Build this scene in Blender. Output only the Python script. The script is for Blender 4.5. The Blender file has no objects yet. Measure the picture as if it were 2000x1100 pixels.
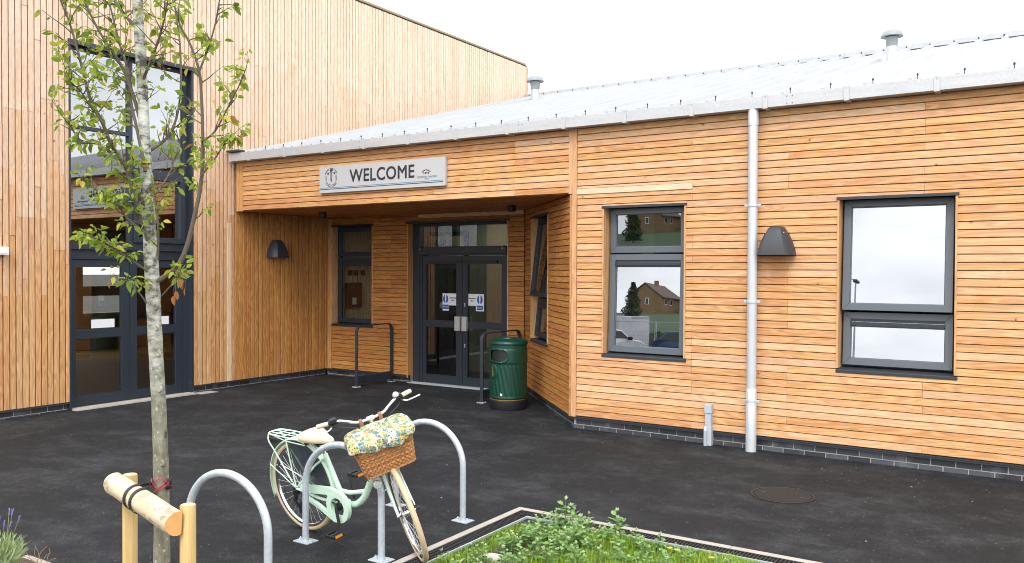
import bpy, bmesh, math, random
from mathutils import Vector, Matrix
random.seed(7)
S = bpy.context.scene
COL = S.collection
R = math.radians

# ------------------------------------------------------------------ camera
CAM_Z = 2.0
FPX, YAW, PITCH, ROLL = 1646.04, .573653761, -.0137925974, .00387600541
f_ = Vector((-math.sin(YAW)*math.cos(PITCH), math.cos(YAW)*math.cos(PITCH), math.sin(PITCH)))
r0 = Vector((math.cos(YAW), math.sin(YAW), 0)); u0 = r0.cross(f_)
r_ = r0*math.cos(ROLL)+u0*math.sin(ROLL); u_ = -r0*math.sin(ROLL)+u0*math.cos(ROLL)
CAMP = Vector((0, 0, CAM_Z))
cam = bpy.data.cameras.new('camera'); co = bpy.data.objects.new('camera', cam); COL.objects.link(co)
co.matrix_world = Matrix(((r_.x, u_.x, -f_.x, 0), (r_.y, u_.y, -f_.y, 0), (r_.z, u_.z, -f_.z, CAM_Z), (0, 0, 0, 1)))
cam.sensor_width = 36; cam.lens = FPX/2000*36; cam.clip_end = 1000; cam.clip_start = .05
S.camera = co
def at(x, y, d):
    return CAMP+(f_+r_*((x-1000)/FPX)-u_*((y-550)/FPX))*d
def gz(x, y, z=0):
    d = f_+r_*((x-1000)/FPX)-u_*((y-550)/FPX); return CAMP+d*((z-CAM_Z)/d.z)

# ------------------------------------------------------------------ light
SUN = Vector((.30, -.75, .95)).normalized()
W = bpy.data.worlds.new('World'); S.world = W; W.use_nodes = True
nt = W.node_tree; bg = nt.nodes['Background']
sky = nt.nodes.new('ShaderNodeTexSky'); sky.sky_type = 'NISHITA'; sky.sun_disc = False
sky.sun_elevation = math.asin(SUN.z); sky.sun_rotation = math.atan2(SUN.x, SUN.y)
sky.dust_density = 3.0; sky.air_density = 1.0
hsv = nt.nodes.new('ShaderNodeHueSaturation'); hsv.inputs['Saturation'].default_value = .16
mx = nt.nodes.new('ShaderNodeMix'); mx.data_type = 'RGBA'; mx.inputs[0].default_value = .62
mx.inputs[7].default_value = (13.2, 13.7, 14.4, 1)          # even cloud layer over the sky
nt.links.new(sky.outputs[0], hsv.inputs['Color']); nt.links.new(hsv.outputs[0], mx.inputs[6])
tcw = nt.nodes.new('ShaderNodeTexCoord'); cm = nt.nodes.new('ShaderNodeMapping'); cm.inputs['Scale'].default_value = (1, 1, 2.6)
cn = nt.nodes.new('ShaderNodeTexNoise'); cn.inputs['Scale'].default_value = 3.2; cn.inputs['Detail'].default_value = 7; cn.inputs['Roughness'].default_value = .58
cr = nt.nodes.new('ShaderNodeMapRange'); cr.inputs[1].default_value = .3; cr.inputs[2].default_value = .7; cr.inputs[3].default_value = .70; cr.inputs[4].default_value = 1.12
cmul = nt.nodes.new('ShaderNodeVectorMath'); cmul.operation = 'SCALE'
nt.links.new(tcw.outputs['Generated'], cm.inputs[0]); nt.links.new(cm.outputs[0], cn.inputs['Vector']); nt.links.new(cn.outputs['Fac'], cr.inputs[0])
nt.links.new(mx.outputs[2], cmul.inputs[0]); nt.links.new(cr.outputs[0], cmul.inputs['Scale'])
nt.links.new(cmul.outputs[0], bg.inputs['Color']); bg.inputs['Strength'].default_value = .15
sl = bpy.data.lights.new('sun', 'SUN'); sl.energy = .9; sl.angle = R(14); sl.color = (1, .96, .9)
so = bpy.data.objects.new('sun', sl); COL.objects.link(so)
so.rotation_euler = (-SUN).to_track_quat('-Z', 'Y').to_euler()
S.view_settings.view_transform = 'Standard'; S.view_settings.look = 'None'
S.view_settings.exposure = .84; S.view_settings.gamma = 1
S.render.engine = 'CYCLES'; S.cycles.filter_width = 1.0; S.cycles.denoising_prefilter = 'ACCURATE'; S.cycles.max_bounces = 10; S.cycles.transparent_max_bounces = 16

# ------------------------------------------------------------------ materials
def newmat(name):
    m = bpy.data.materials.new(name); m.use_nodes = True
    return m, m.node_tree, m.node_tree.nodes['Principled BSDF']
def nd(t, typ, **kw):
    n = t.nodes.new(typ)
    for k, v in kw.items():
        if k.startswith('i_'):
            n.inputs[int(k[2:])].default_value = v
        else: setattr(n, k, v)
    return n
def ln(t, a, b): t.links.new(a, b)
def math_n(t, op, a, b=None):
    n = t.nodes.new('ShaderNodeMath'); n.operation = op
    for i, v in enumerate((a, b)):
        if v is None: continue
        if isinstance(v, (int, float)): n.inputs[i].default_value = v
        else: ln(t, v, n.inputs[i])
    return n.outputs[0]
def mixc(t, fac, a, b, blend='MIX'):
    n = t.nodes.new('ShaderNodeMix'); n.data_type = 'RGBA'; n.blend_type = blend
    for i, v in ((0, fac), (6, a), (7, b)):
        if isinstance(v, (int, float)): n.inputs[i].default_value = v
        elif isinstance(v, tuple): n.inputs[i].default_value = (*v[:3], 1)
        else: ln(t, v, n.inputs[i])
    return n.outputs[2]
def ramp(t, fac, stops):
    n = t.nodes.new('ShaderNodeValToRGB'); e = n.color_ramp.elements
    while len(e) < len(stops): e.new(.5)
    for k, (p, c) in enumerate(stops):
        e[k].position = p; e[k].color = (*c, 1) if isinstance(c, tuple) else (c, c, c, 1)
    ln(t, fac, n.inputs[0]); return n.outputs[0]
def noise(t, vec, scale, detail=2, rough=.5, dist=0):
    n = nd(t, 'ShaderNodeTexNoise'); n.inputs['Scale'].default_value = scale; n.inputs['Detail'].default_value = detail
    n.inputs['Roughness'].default_value = rough; n.inputs['Distortion'].default_value = dist
    if vec is not None: ln(t, vec, n.inputs['Vector'])
    return n.outputs['Fac']
def mapv(t, vec, sc=(1, 1, 1)):
    n = nd(t, 'ShaderNodeMapping'); n.inputs['Scale'].default_value = sc; ln(t, vec, n.inputs['Vector']); return n.outputs[0]
def bump(t, bs, h, strength=.3, dist=.01):
    n = nd(t, 'ShaderNodeBump'); n.inputs['Strength'].default_value = strength; n.inputs['Distance'].default_value = dist
    ln(t, h, n.inputs['Height']); ln(t, n.outputs[0], bs.inputs['Normal'])
def oc(t): return nd(t, 'ShaderNodeTexCoord').outputs['Object']

def plain(name, col, rough=.5, metal=0, var=.12, scale=14, bmp=.0, spec=.5):
    m, t, b = newmat(name)
    v = oc(t); n = noise(t, v, scale, 4, .6)
    c = mixc(t, n, tuple(x*(1-var) for x in col), tuple(min(1, x*(1+var)) for x in col))
    ln(t, c, b.inputs['Base Color'])
    b.inputs['Roughness'].default_value = rough; b.inputs['Metallic'].default_value = metal
    b.inputs['Specular IOR Level'].default_value = spec
    rr = math_n(t, 'ADD', math_n(t, 'MULTIPLY', n, .16), rough-.08); ln(t, rr, b.inputs['Roughness'])
    if bmp: bump(t, b, noise(t, v, scale*8, 2), bmp, .003)
    return m

def wood(name, dark, light, pale=(.74, .58, .45), knots=True, stain=False):
    m, t, b = newmat(name)
    uv = nd(t, 'ShaderNodeUVMap').outputs[0]
    at_ = nd(t, 'ShaderNodeAttribute', attribute_name='tint').outputs['Color']
    sp = nd(t, 'ShaderNodeSeparateColor'); ln(t, at_, sp.inputs[0])
    tone, seed, pl = sp.outputs[0], sp.outputs[1], sp.outputs[2]
    off = nd(t, 'ShaderNodeCombineXYZ'); ln(t, math_n(t, 'MULTIPLY', seed, 37.), off.inputs[0])
    ln(t, math_n(t, 'MULTIPLY', seed, 91.), off.inputs[1])
    va = nd(t, 'ShaderNodeVectorMath', operation='ADD'); ln(t, uv, va.inputs[0]); ln(t, off.outputs[0], va.inputs[1])
    v = va.outputs[0]
    big = noise(t, mapv(t, v, (1.1, 13, 1)), 1, 1.5, .45, .3)
    rings = math_n(t, 'SINE', math_n(t, 'MULTIPLY', big, 52.))
    rings = math_n(t, 'ADD', math_n(t, 'MULTIPLY', rings, .5), .5)
    fine = noise(t, mapv(t, v, (3, 240, 1)), 1, 3, .6)
    blot = noise(t, mapv(t, v, (1.3, 5, 1)), 1, 3)
    g = math_n(t, 'ADD', math_n(t, 'MULTIPLY', rings, .46), math_n(t, 'MULTIPLY', fine, .46))
    g = math_n(t, 'ADD', g, math_n(t, 'MULTIPLY', blot, .34))
    g = math_n(t, 'ADD', math_n(t, 'SUBTRACT', g, .61), tone)
    c = mixc(t, math_n(t, 'MINIMUM', math_n(t, 'MAXIMUM', g, 0.), 1.), dark, light)
    hs = nd(t, 'ShaderNodeHueSaturation'); ln(t, c, hs.inputs['Color'])
    ln(t, math_n(t, 'ADD', math_n(t, 'MULTIPLY', math_n(t, 'FRACT', math_n(t, 'MULTIPLY', seed, 17.)), .012), .495), hs.inputs['Hue'])
    c = mixc(t, pl, hs.outputs[0], pale)
    if stain:      # rusty run-off stain on the boards below the wall lamp
        so_ = nd(t, 'ShaderNodeSeparateXYZ'); o_ = oc(t); ln(t, o_, so_.inputs[0])
        dx = math_n(t, 'ABSOLUTE', math_n(t, 'SUBTRACT', so_.outputs[0], 2.44))
        sn = noise(t, mapv(t, o_, (14, 14, 2.2)), 1, 4, .6)
        k1 = ramp(t, math_n(t, 'ADD', dx, math_n(t, 'MULTIPLY', sn, .16)), [(.13, 1.), (.27, 0.)])
        k2 = ramp(t, math_n(t, 'MULTIPLY', so_.outputs[2], .3), [(.36, 0.), (.50, .5), (.645, 1.), (.66, 0.)])
        c = mixc(t, math_n(t, 'MULTIPLY', math_n(t, 'MULTIPLY', k1, k2), .55), c, (.40, .14, .02))
    c = mixc(t, math_n(t, 'MULTIPLY', math_n(t, 'SUBTRACT', 1., rings), .16), c, (.30, .15, .06))
    fl = noise(t, mapv(t, v, (9, 85, 1)), 1, 2, .5)
    c = mixc(t, math_n(t, 'MULTIPLY', ramp(t, math_n(t, 'ADD', math_n(t, 'MULTIPLY', fl, .7), math_n(t, 'MULTIPLY', big, .3)), [(.50, 0.), (.60, 1.)]), .38), c, tuple((a*2+b)/3 for a, b in zip(dark, light)))
    if knots:
        vo = nd(t, 'ShaderNodeTexVoronoi'); vo.inputs['Scale'].default_value = 3.3; ln(t, v, vo.inputs['Vector'])
        k = math_n(t, 'LESS_THAN', vo.outputs['Distance'], .036)
        c = mixc(t, math_n(t, 'MULTIPLY', k, .8), c, (.07, .03, .015))
        k2 = ramp(t, vo.outputs['Distance'], [(.0, 1.), (.11, 0.)])
        c = mixc(t, math_n(t, 'MULTIPLY', k2, .35), c, (.2, .08, .03))
    ln(t, c, b.inputs['Base Color']); b.inputs['Roughness'].default_value = .62
    b.inputs['Specular IOR Level'].default_value = .35
    bump(t, b, math_n(t, 'ADD', math_n(t, 'MULTIPLY', fine, .6), math_n(t, 'MULTIPLY', rings, .4)), .22, .004)
    return m

def glass(name, tint=(.75, .78, .76), refl=.2, boost=1.0):
    m = bpy.data.materials.new(name); m.use_nodes = True; t = m.node_tree
    for n in list(t.nodes): t.nodes.remove(n)
    out = nd(t, 'ShaderNodeOutputMaterial'); mxs = nd(t, 'ShaderNodeMixShader')
    tr = nd(t, 'ShaderNodeBsdfTransparent'); tr.inputs[0].default_value = (*tint, 1)
    gl = nd(t, 'ShaderNodeBsdfGlossy'); gl.inputs['Roughness'].default_value = 0; gl.inputs[0].default_value = (.96, .98, 1, 1)
    fr = nd(t, 'ShaderNodeFresnel'); fr.inputs[0].default_value = 1.5
    fac = math_n(t, 'MINIMUM', math_n(t, 'ADD', math_n(t, 'MULTIPLY', fr.outputs[0], boost), refl), 1.)
    v = oc(t); bn = nd(t, 'ShaderNodeBump'); bn.inputs['Strength'].default_value = .05; bn.inputs['Distance'].default_value = .004
    ln(t, noise(t, v, 1.6, 1), bn.inputs['Height']); ln(t, bn.outputs[0], gl.inputs['Normal'])
    ln(t, fac, mxs.inputs[0]); ln(t, tr.outputs[0], mxs.inputs[1]); ln(t, gl.outputs[0], mxs.inputs[2]); ln(t, mxs.outputs[0], out.inputs[0])
    return m

def emis(name, col, st):
    m, t, b = newmat(name); b.inputs['Base Color'].default_value = (*col, 1)
    b.inputs['Emission Color'].default_value = (*col, 1); b.inputs['Emission Strength'].default_value = st
    return m

M = {}
M['larch'] = wood('larch', (.42, .17, .056), (.67, .385, .175), stain=True)
M['larch_plain'] = wood('larch_plain', (.40, .17, .055), (.66, .36, .15))
M['larch_shade_painted'] = wood('larch_shade_painted', (.27, .085, .016), (.58, .27, .078))  # darker copy of larch, canopy shade painted into its colour
M['pale_timber'] = wood('pale_timber', (.55, .36, .19), (.78, .60, .38))
M['membrane'] = plain('membrane', (.045, .020, .008), .9)
M['core'] = plain('core', (.02, .018, .016), .9)
M['frame'] = plain('frame_grey', (.095, .108, .124), .42, 0, .1, 30, .05)
M['frame_dark'] = plain('frame_dark', (.019, .026, .037), .5, 0, .1)
M['flash'] = plain('flash_grey', (.026, .031, .038), .5)
M['glass'] = glass('glass_reflective', (.5, .55, .54), .31, 1.3)
M['glass_top'] = glass('glass_green', (.34, .58, .47), .20, 1.0)
M['glass_hall'] = glass('glass_hall', (.78, .78, .70), .10, 1.3)
M['glass_screen'] = glass('glass_screen', (.70, .72, .66), .31, 1.3)
M['glass_door'] = glass('glass_door', (.80, .82, .76), .05, 1.0)
M['silver'] = plain('silver', (.62, .63, .65), .38, .6)
M['chrome'] = plain('chrome', (.78, .78, .80), .14, 1)
M['black'] = plain('black_plastic', (.014, .014, .016), .45)
M['rubber'] = plain('rubber', (.02, .02, .02), .8)
M['white'] = plain('white_plastic', (.78, .78, .77), .4, 0, .05)
M['signgrey'] = plain('sign_grey', (.47, .475, .48), .42, .15, .03, 40)
M['ink'] = plain('ink', (.022, .018, .022), .6)
M['inkgrey'] = plain('ink_grey', (.16, .16, .18), .6)
M['bluestripe'] = plain('stripe_blue', (.05, .22, .42), .5)
M['navy'] = plain('stripe_navy', (.02, .035, .07), .5)
M['stickblue'] = plain('sticker_blue', (.012, .085, .36), .45)
M['stickwhite'] = plain('sticker_white', (.74, .75, .77), .5, 0, .03)
M['bingreen'] = plain('bin_green', (.0015, .040, .025), .36, 0, .12, 60, .12)
M['gold'] = plain('gold', (.42, .29, .09), .35, .7)
M['mint'] = plain('mint_paint', (.57, .76, .60), .28, 0, .03)
M['cream'] = plain('cream_leather', (.74, .60, .40), .55, 0, .08, 30, .1)
M['tyre'] = plain('cream_tyre', (.52, .40, .25), .75, 0, .12, 40, .1)
M['amber'] = plain('amber', (.75, .26, .03), .3)
M['red'] = plain('red', (.35, .02, .02), .35)
M['pink'] = plain('pink_tape', (.36, .03, .07), .5)
M['strap'] = plain('strap_rubber', (.018, .017, .016), .55)
M['lens'] = plain('lamp_lens', (.75, .76, .74), .12, .3)
M['kerb'] = plain('kerb', (.36, .325, .28), .85, 0, .25, 9, .4)
M['grate'] = plain('grate', (.012, .012, .013), .6)
M['stone'] = plain('stone', (.42, .38, .33), .85, 0, .3, 6, .4)
M['stem'] = plain('stem', (.16, .24, .07), .7)
M['cable'] = plain('cable', (.02, .02, .02), .4)
M['leather'] = plain('strap_leather', (.26, .12, .06), .6)
M['plaster'] = plain('plaster', (.50, .48, .40), .9, 0, .05, 3)
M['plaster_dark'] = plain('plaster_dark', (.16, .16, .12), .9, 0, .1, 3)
M['hallwall'] = plain('hall_wall', (.34, .23, .10), .7, 0, .12, 2)
M['lobbyfloor'] = plain('lobby_floor', (.03, .03, .032), .35, 0, .2, 6)
M['panelred'] = plain('panel_red', (.10, .025, .015), .5)
M['bright'] = emis('lit_tube', (.95, 1, .88), 9.)

def m_galv():
    m, t, b = newmat('galvanised'); v = oc(t)
    n = noise(t, v, 34, 4, .7); w = noise(t, mapv(t, v, (9, 9, 1.2)), 2, 3)
    c = ramp(t, math_n(t, 'ADD', math_n(t, 'MULTIPLY', n, .6), math_n(t, 'MULTIPLY', w, .4)), [(.3, (.36, .41, .45)), (.7, (.57, .62, .66))])
    ln(t, c, b.inputs['Base Color']); b.inputs['Metallic'].default_value = .35
    ln(t, math_n(t, 'ADD', math_n(t, 'MULTIPLY', n, .3), .32), b.inputs['Roughness']); bump(t, b, n, .1, .002); return m
M['galv'] = m_galv()
def m_gutter():
    m, t, b = newmat('gutter_metal'); v = oc(t)
    n = noise(t, mapv(t, v, (1.2, 1, 8)), 3, 4); sp = nd(t, 'ShaderNodeTexVoronoi'); sp.inputs['Scale'].default_value = 90; ln(t, v, sp.inputs['Vector'])
    c = ramp(t, math_n(t, 'ADD', math_n(t, 'MULTIPLY', n, .7), math_n(t, 'MULTIPLY', sp.outputs['Distance'], .5)), [(.25, (.40, .40, .405)), (.75, (.50, .50, .505))])
    ln(t, c, b.inputs['Base Color']); b.inputs['Metallic'].default_value = .3; b.inputs['Roughness'].default_value = .5; return m
M['gutter'] = m_gutter()
def m_roof():
    m, t, b = newmat('roof_metal'); v = oc(t)
    n = noise(t, mapv(t, v, (3, .5, 1)), 2, 4)
    c = ramp(t, n, [(.3, (.38, .39, .40)), (.7, (.43, .44, .45))]); ln(t, c, b.inputs['Base Color'])
    b.inputs['Metallic'].default_value = .15; b.inputs['Roughness'].default_value = .5; b.inputs['Specular IOR Level'].default_value = .3; return m
M['roof'] = m_roof()
def m_brick():
    m, t, b = newmat('engineering_brick'); v = oc(t)
    at_ = nd(t, 'ShaderNodeAttribute', attribute_name='tint').outputs['Color']
    sp = nd(t, 'ShaderNodeSeparateColor'); ln(t, at_, sp.inputs[0])
    n = noise(t, v, 30, 5, .7); st = noise(t, v, 5, 4, .6)
    c = ramp(t, math_n(t, 'ADD', math_n(t, 'MULTIPLY', sp.outputs[0], .6), math_n(t, 'MULTIPLY', n, .4)), [(.15, (.020, .020, .023)), (.6, (.050, .053, .062)), (1, (.11, .118, .135))])
    c = mixc(t, math_n(t, 'MULTIPLY', ramp(t, st, [(.56, 0.), (.74, 1.)]), .45), c, (.20, .20, .20))
    ln(t, c, b.inputs['Base Color']); b.inputs['Roughness'].default_value = .55; bump(t, b, n, .3, .004); return m
M['brick'] = m_brick()
M['mortar'] = plain('mortar', (.40, .39, .37), .95, 0, .35, 12, .3)
def m_tarmac():
    m, t, b = newmat('tarmac'); v = oc(t)
    gr = noise(t, v, 62, 4, .8); fin = noise(t, v, 260, 2, .7); mid = noise(t, v, 9, 5, .7)
    patch = noise(t, mapv(t, v, (.8, 1.0, 1)), 1.3, 10, .74, .3); drag = noise(t, mapv(t, v, (1.8, 2.4, 1)), 1.2, 10, .78)
    g2 = math_n(t, 'ADD', math_n(t, 'MULTIPLY', gr, .6), math_n(t, 'MULTIPLY', fin, .4))
    c = ramp(t, g2, [(.36, (.0009, .0012, .0016)), (.50, (.0052, .0062, .0078)), (.60, (.020, .0225, .0268)), (.72, (.115, .124, .138))])
    dust = math_n(t, 'MULTIPLY', ramp(t, patch, [(.45, 0.), (.62, 1.)]), ramp(t, drag, [(.37, 0.), (.60, 1.)]))
    dust = math_n(t, 'MULTIPLY', dust, ramp(t, math_n(t, 'ADD', math_n(t, 'MULTIPLY', gr, .7), math_n(t, 'MULTIPLY', mid, .3)), [(.36, .15), (.62, 1.)]))
    c = mixc(t, math_n(t, 'MULTIPLY', dust, .48), c, (.108, .114, .122))
    c = mixc(t, math_n(t, 'MULTIPLY', ramp(t, mid, [(.5, 0.), (.75, 1.)]), .10), c, (.11, .11, .112))
    mid = fin
    vo = nd(t, 'ShaderNodeTexVoronoi'); vo.inputs['Scale'].default_value = 13; ln(t, v, vo.inputs['Vector'])
    k = math_n(t, 'MULTIPLY', math_n(t, 'LESS_THAN', vo.outputs['Distance'], .075), math_n(t, 'GREATER_THAN', noise(t, v, 1.3, 3), .47))
    c = mixc(t, math_n(t, 'MULTIPLY', k, .38), c, (.34, .33, .30))
    ln(t, c, b.inputs['Base Color']); b.inputs['Roughness'].default_value = .78; b.inputs['Specular IOR Level'].default_value = .32
    bump(t, b, math_n(t, 'ADD', gr, mid), .75, .006); return m
M['tarmac'] = m_tarmac()
def m_soil(name='soil', a=(.05, .035, .02), c2=(.16, .12, .075)):
    m, t, b = newmat(name); v = oc(t); n = noise(t, v, 22, 6, .7)
    ln(t, ramp(t, n, [(.3, a), (.7, c2)]), b.inputs['Base Color']); b.inputs['Roughness'].default_value = .95; bump(t, b, n, .8, .02); return m
M['soil'] = m_soil()
M['bank'] = m_soil('bank_grass', (.025, .055, .018), (.055, .095, .03))
def m_leaf(name, cols, trans=.35, rough=.5):
    m = bpy.data.materials.new(name); m.use_nodes = True; t = m.node_tree; b = t.nodes['Principled BSDF']; out = t.nodes['Material Output']
    at_ = nd(t, 'ShaderNodeAttribute', attribute_name='tint').outputs['Color']
    sp = nd(t, 'ShaderNodeSeparateColor'); ln(t, at_, sp.inputs[0])
    k = len(cols)
    c = ramp(t, sp.outputs[0], [(i/(k-1), c_) for i, c_ in enumerate(cols)])
    n = noise(t, oc(t), 60, 2); c = mixc(t, math_n(t, 'MULTIPLY', n, .3), c, (.03, .05, .01))
    ln(t, c, b.inputs['Base Color']); b.inputs['Roughness'].default_value = rough; b.inputs['Specular IOR Level'].default_value = .3
    tl = nd(t, 'ShaderNodeBsdfTranslucent'); ln(t, c, tl.inputs[0]); ms = nd(t, 'ShaderNodeMixShader'); ms.inputs[0].default_value = trans
    ln(t, b.outputs[0], ms.inputs[1]); ln(t, tl.outputs[0], ms.inputs[2]); ln(t, ms.outputs[0], out.inputs[0]); return m
M['leaf'] = m_leaf('tree_leaf', [(.10, .17, .028), (.20, .31, .045), (.31, .42, .055), (.44, .50, .07), (.58, .52, .08), (.36, .14, .04)], .45)
M['grass'] = m_leaf('grass_blade', [(.10, .20, .014), (.20, .35, .024), (.32, .47, .04), (.48, .50, .12)], .3)
M['weed'] = m_leaf('weed_leaf', [(.085, .18, .05), (.18, .34, .09), (.34, .50, .18), (.58, .68, .42)], .25)
M['lav'] = m_leaf('lavender_leaf', [(.24, .33, .12), (.36, .45, .20), (.46, .54, .30)], .2)
M['lavflower'] = plain('lavender_flower', (.22, .15, .42), .7)
M['litter'] = m_leaf('litter_bits', [(.10, .07, .04), (.30, .17, .07), (.42, .30, .15), (.45, .42, .36)], .05)
M['yellow'] = m_leaf('petal', [(.75, .58, .05), (.85, .72, .15)], .3)
M['dry'] = plain('dry_stem', (.24, .15, .08), .8)
M['conifer'] = m_leaf('conifer_leaf', [(.025, .045, .02), (.05, .08, .03)], .1)
def m_bark():
    m, t, b = newmat('bark'); v = oc(t)
    sz = nd(t, 'ShaderNodeSeparateXYZ'); ln(t, v, sz.inputs[0])
    n = noise(t, mapv(t, v, (30, 30, 14)), 1, 5, .65); n2 = noise(t, mapv(t, v, (14, 14, 26)), 1, 4, .7)
    lo = ramp(t, n, [(.3, (.10, .095, .06)), (.55, (.19, .18, .125)), (.8, (.30, .29, .23))])
    hi = ramp(t, n2, [(.40, (.075, .07, .055)), (.50, (.34, .34, .29)), (.7, (.62, .62, .57))])
    hf = ramp(t, math_n(t, 'ADD', math_n(t, 'MULTIPLY', sz.outputs[2], .33), math_n(t, 'MULTIPLY', n2, .25)), [(.50, 0.), (.82, 1.)])
    c = mixc(t, hf, lo, hi)
    vo = nd(t, 'ShaderNodeTexVoronoi'); vo.inputs['Scale'].default_value = 1; vo.distance = 'EUCLIDEAN'; ln(t, mapv(t, v, (38, 38, 26)), vo.inputs['Vector'])
    spn = math_n(t, 'ADD', vo.outputs['Distance'], math_n(t, 'MULTIPLY', n2, .75)); spn = math_n(t, 'SUBTRACT', spn, .10)
    c = mixc(t, ramp(t, spn, [(.36, .6), (.50, 0.)]), c, (.46, .47, .40))
    sc = nd(t, 'ShaderNodeTexVoronoi'); sc.inputs['Scale'].default_value = 1; ln(t, mapv(t, v, (9, 9, 7)), sc.inputs['Vector'])
    c = mixc(t, ramp(t, sc.outputs['Distance'], [(.10, .8), (.17, 0.)]), c, (.05, .04, .03))
    ln(t, c, b.inputs['Base Color']); b.inputs['Roughness'].default_value = .85; bump(t, b, n, .5, .006); return m
M['bark'] = m_bark()
M['twig'] = plain('twig_bark', (.11, .09, .06), .8, 0, .35, 60)
def m_post():
    m, t, b = newmat('stake_wood'); v = oc(t)
    n = noise(t, mapv(t, v, (45, 45, 1.5)), 1, 4, .6); k = nd(t, 'ShaderNodeTexVoronoi'); k.inputs['Scale'].default_value = 1; ln(t, mapv(t, v, (9, 9, 6)), k.inputs['Vector'])
    c = ramp(t, n, [(.3, (.36, .23, .075)), (.7, (.60, .43, .18))])
    c = mixc(t, ramp(t, k.outputs['Distance'], [(.07, .8), (.12, 0.)]), c, (.13, .06, .02))
    gm = noise(t, v, 5, 4); c = mixc(t, math_n(t, 'MULTIPLY', ramp(t, gm, [(.5, 0.), (.75, 1.)]), .4), c, (.30, .30, .12))
    ln(t, c, b.inputs['Base Color']); b.inputs['Roughness'].default_value = .75; bump(t, b, n, .2, .004); return m
M['post'] = m_post()
def m_log():
    m, t, b = newmat('log_wood'); v = oc(t)
    n = noise(t, mapv(t, v, (4, 30, 30)), 1, 5, .6); s = noise(t, mapv(t, v, (9, 14, 14)), 1, 5, .7)
    c = ramp(t, n, [(.3, (.46, .35, .22)), (.7, (.66, .55, .40))])
    c = mixc(t, math_n(t, 'MULTIPLY', ramp(t, s, [(.52, 0.), (.64, 1.)]), .75), c, (.19, .13, .075))
    ln(t, c, b.inputs['Base Color']); b.inputs['Roughness'].default_value = .75; bump(t, b, n, .3, .005); return m
M['log'] = m_log()
M['logend'] = plain('log_end', (.70, .36, .12), .7, 0, .2, 30)
M['posttop'] = plain('post_end', (.62, .44, .24), .75, 0, .2, 60)
def m_wicker():
    m, t, b = newmat('wicker'); v = oc(t); n = noise(t, v, 55, 3, .6)
    at_ = nd(t, 'ShaderNodeAttribute', attribute_name='tint').outputs['Color']; sp = nd(t, 'ShaderNodeSeparateColor'); ln(t, at_, sp.inputs[0])
    c = ramp(t, math_n(t, 'ADD', math_n(t, 'MULTIPLY', n, .6), math_n(t, 'MULTIPLY', sp.outputs[0], .4)), [(.25, (.24, .09, .026)), (.6, (.47, .21, .070)), (.9, (.62, .33, .14))])
    ln(t, c, b.inputs['Base Color']); b.inputs['Roughness'].default_value = .5; bump(t, b, n, .2, .002); return m
M['wicker'] = m_wicker()
def m_floral():
    m, t, b = newmat('floral_cloth'); v = oc(t)
    dn = nd(t, 'ShaderNodeTexNoise'); dn.inputs['Scale'].default_value = 40; dn.inputs['Detail'].default_value = 2; ln(t, v, dn.inputs['Vector'])
    va = nd(t, 'ShaderNodeVectorMath', operation='MULTIPLY_ADD'); ln(t, dn.outputs['Color'], va.inputs[0]); va.inputs[1].default_value = (.02, .02, .02); ln(t, v, va.inputs[2])
    base = (.70, .72, .66); c = base
    for sc, th, cols in ((19, .58, [(.56, .36, .08), (.66, .44, .12), (.62, .52, .27), (.46, .33, .17)]), (25, .55, [(.13, .22, .08), (.26, .34, .14), (.46, .52, .32), (.12, .17, .08)]),
                         (21, .44, [(.03, .13, .17), (.14, .26, .28), (.27, .17, .11), (.56, .44, .14)]), (48, .34, [(.02, .02, .02), (.05, .10, .07), (.03, .09, .13), (.30, .12, .04)])):
        vo = nd(t, 'ShaderNodeTexVoronoi'); vo.inputs['Scale'].default_value = sc; ln(t, mapv(t, va.outputs[0], (1, 1.5, 1.2)), vo.inputs['Vector'])
        s2 = nd(t, 'ShaderNodeSeparateColor'); ln(t, vo.outputs['Color'], s2.inputs[0])
        wv = math_n(t, 'SINE', math_n(t, 'MULTIPLY', noise(t, mapv(t, va.outputs[0], (1, 2, 1)), sc*1.2, 1), 30.))
        msk = math_n(t, 'LESS_THAN', math_n(t, 'ADD', vo.outputs['Distance'], math_n(t, 'MULTIPLY', wv, .10)), th)
        pc = ramp(t, s2.outputs[0], [(i/3, k) for i, k in enumerate(cols)])
        c = mixc(t, math_n(t, 'MULTIPLY', msk, math_n(t, 'GREATER_THAN', s2.outputs[1], .16)), c, pc)
    ln(t, c, b.inputs['Base Color']); b.inputs['Roughness'].default_value = .75; bump(t, b, noise(t, v, 24, 3), .5, .01); return m
M['floral'] = m_floral()
def m_guard():
    m = bpy.data.materials.new('skirt_guard'); m.use_nodes = True; t = m.node_tree; b = t.nodes['Principled BSDF']; out = t.nodes['Material Output']
    n = noise(t, oc(t), 50, 2); ln(t, mixc(t, n, (.022, .030, .036), (.04, .05, .058)), b.inputs['Base Color']); b.inputs['Roughness'].default_value = .4
    tr = nd(t, 'ShaderNodeBsdfTransparent'); ms = nd(t, 'ShaderNodeMixShader'); ms.inputs[0].default_value = .22
    ln(t, b.outputs[0], ms.inputs[1]); ln(t, tr.outputs[0], ms.inputs[2]); ln(t, ms.outputs[0], out.inputs[0]); return m
M['guard'] = m_guard()
def m_hallfloor():
    m, t, b = newmat('hall_floor'); v = oc(t); n = noise(t, mapv(t, v, (1, 30, 1)), 2, 4); ln(t, ramp(t, n, [(.3, (.36, .19, .055)), (.7, (.50, .29, .10))]), b.inputs['Base Color']); b.inputs['Roughness'].default_value = .7; b.inputs['Specular IOR Level'].default_value = .2; return m
M['hallfloor'] = m_hallfloor()
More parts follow.
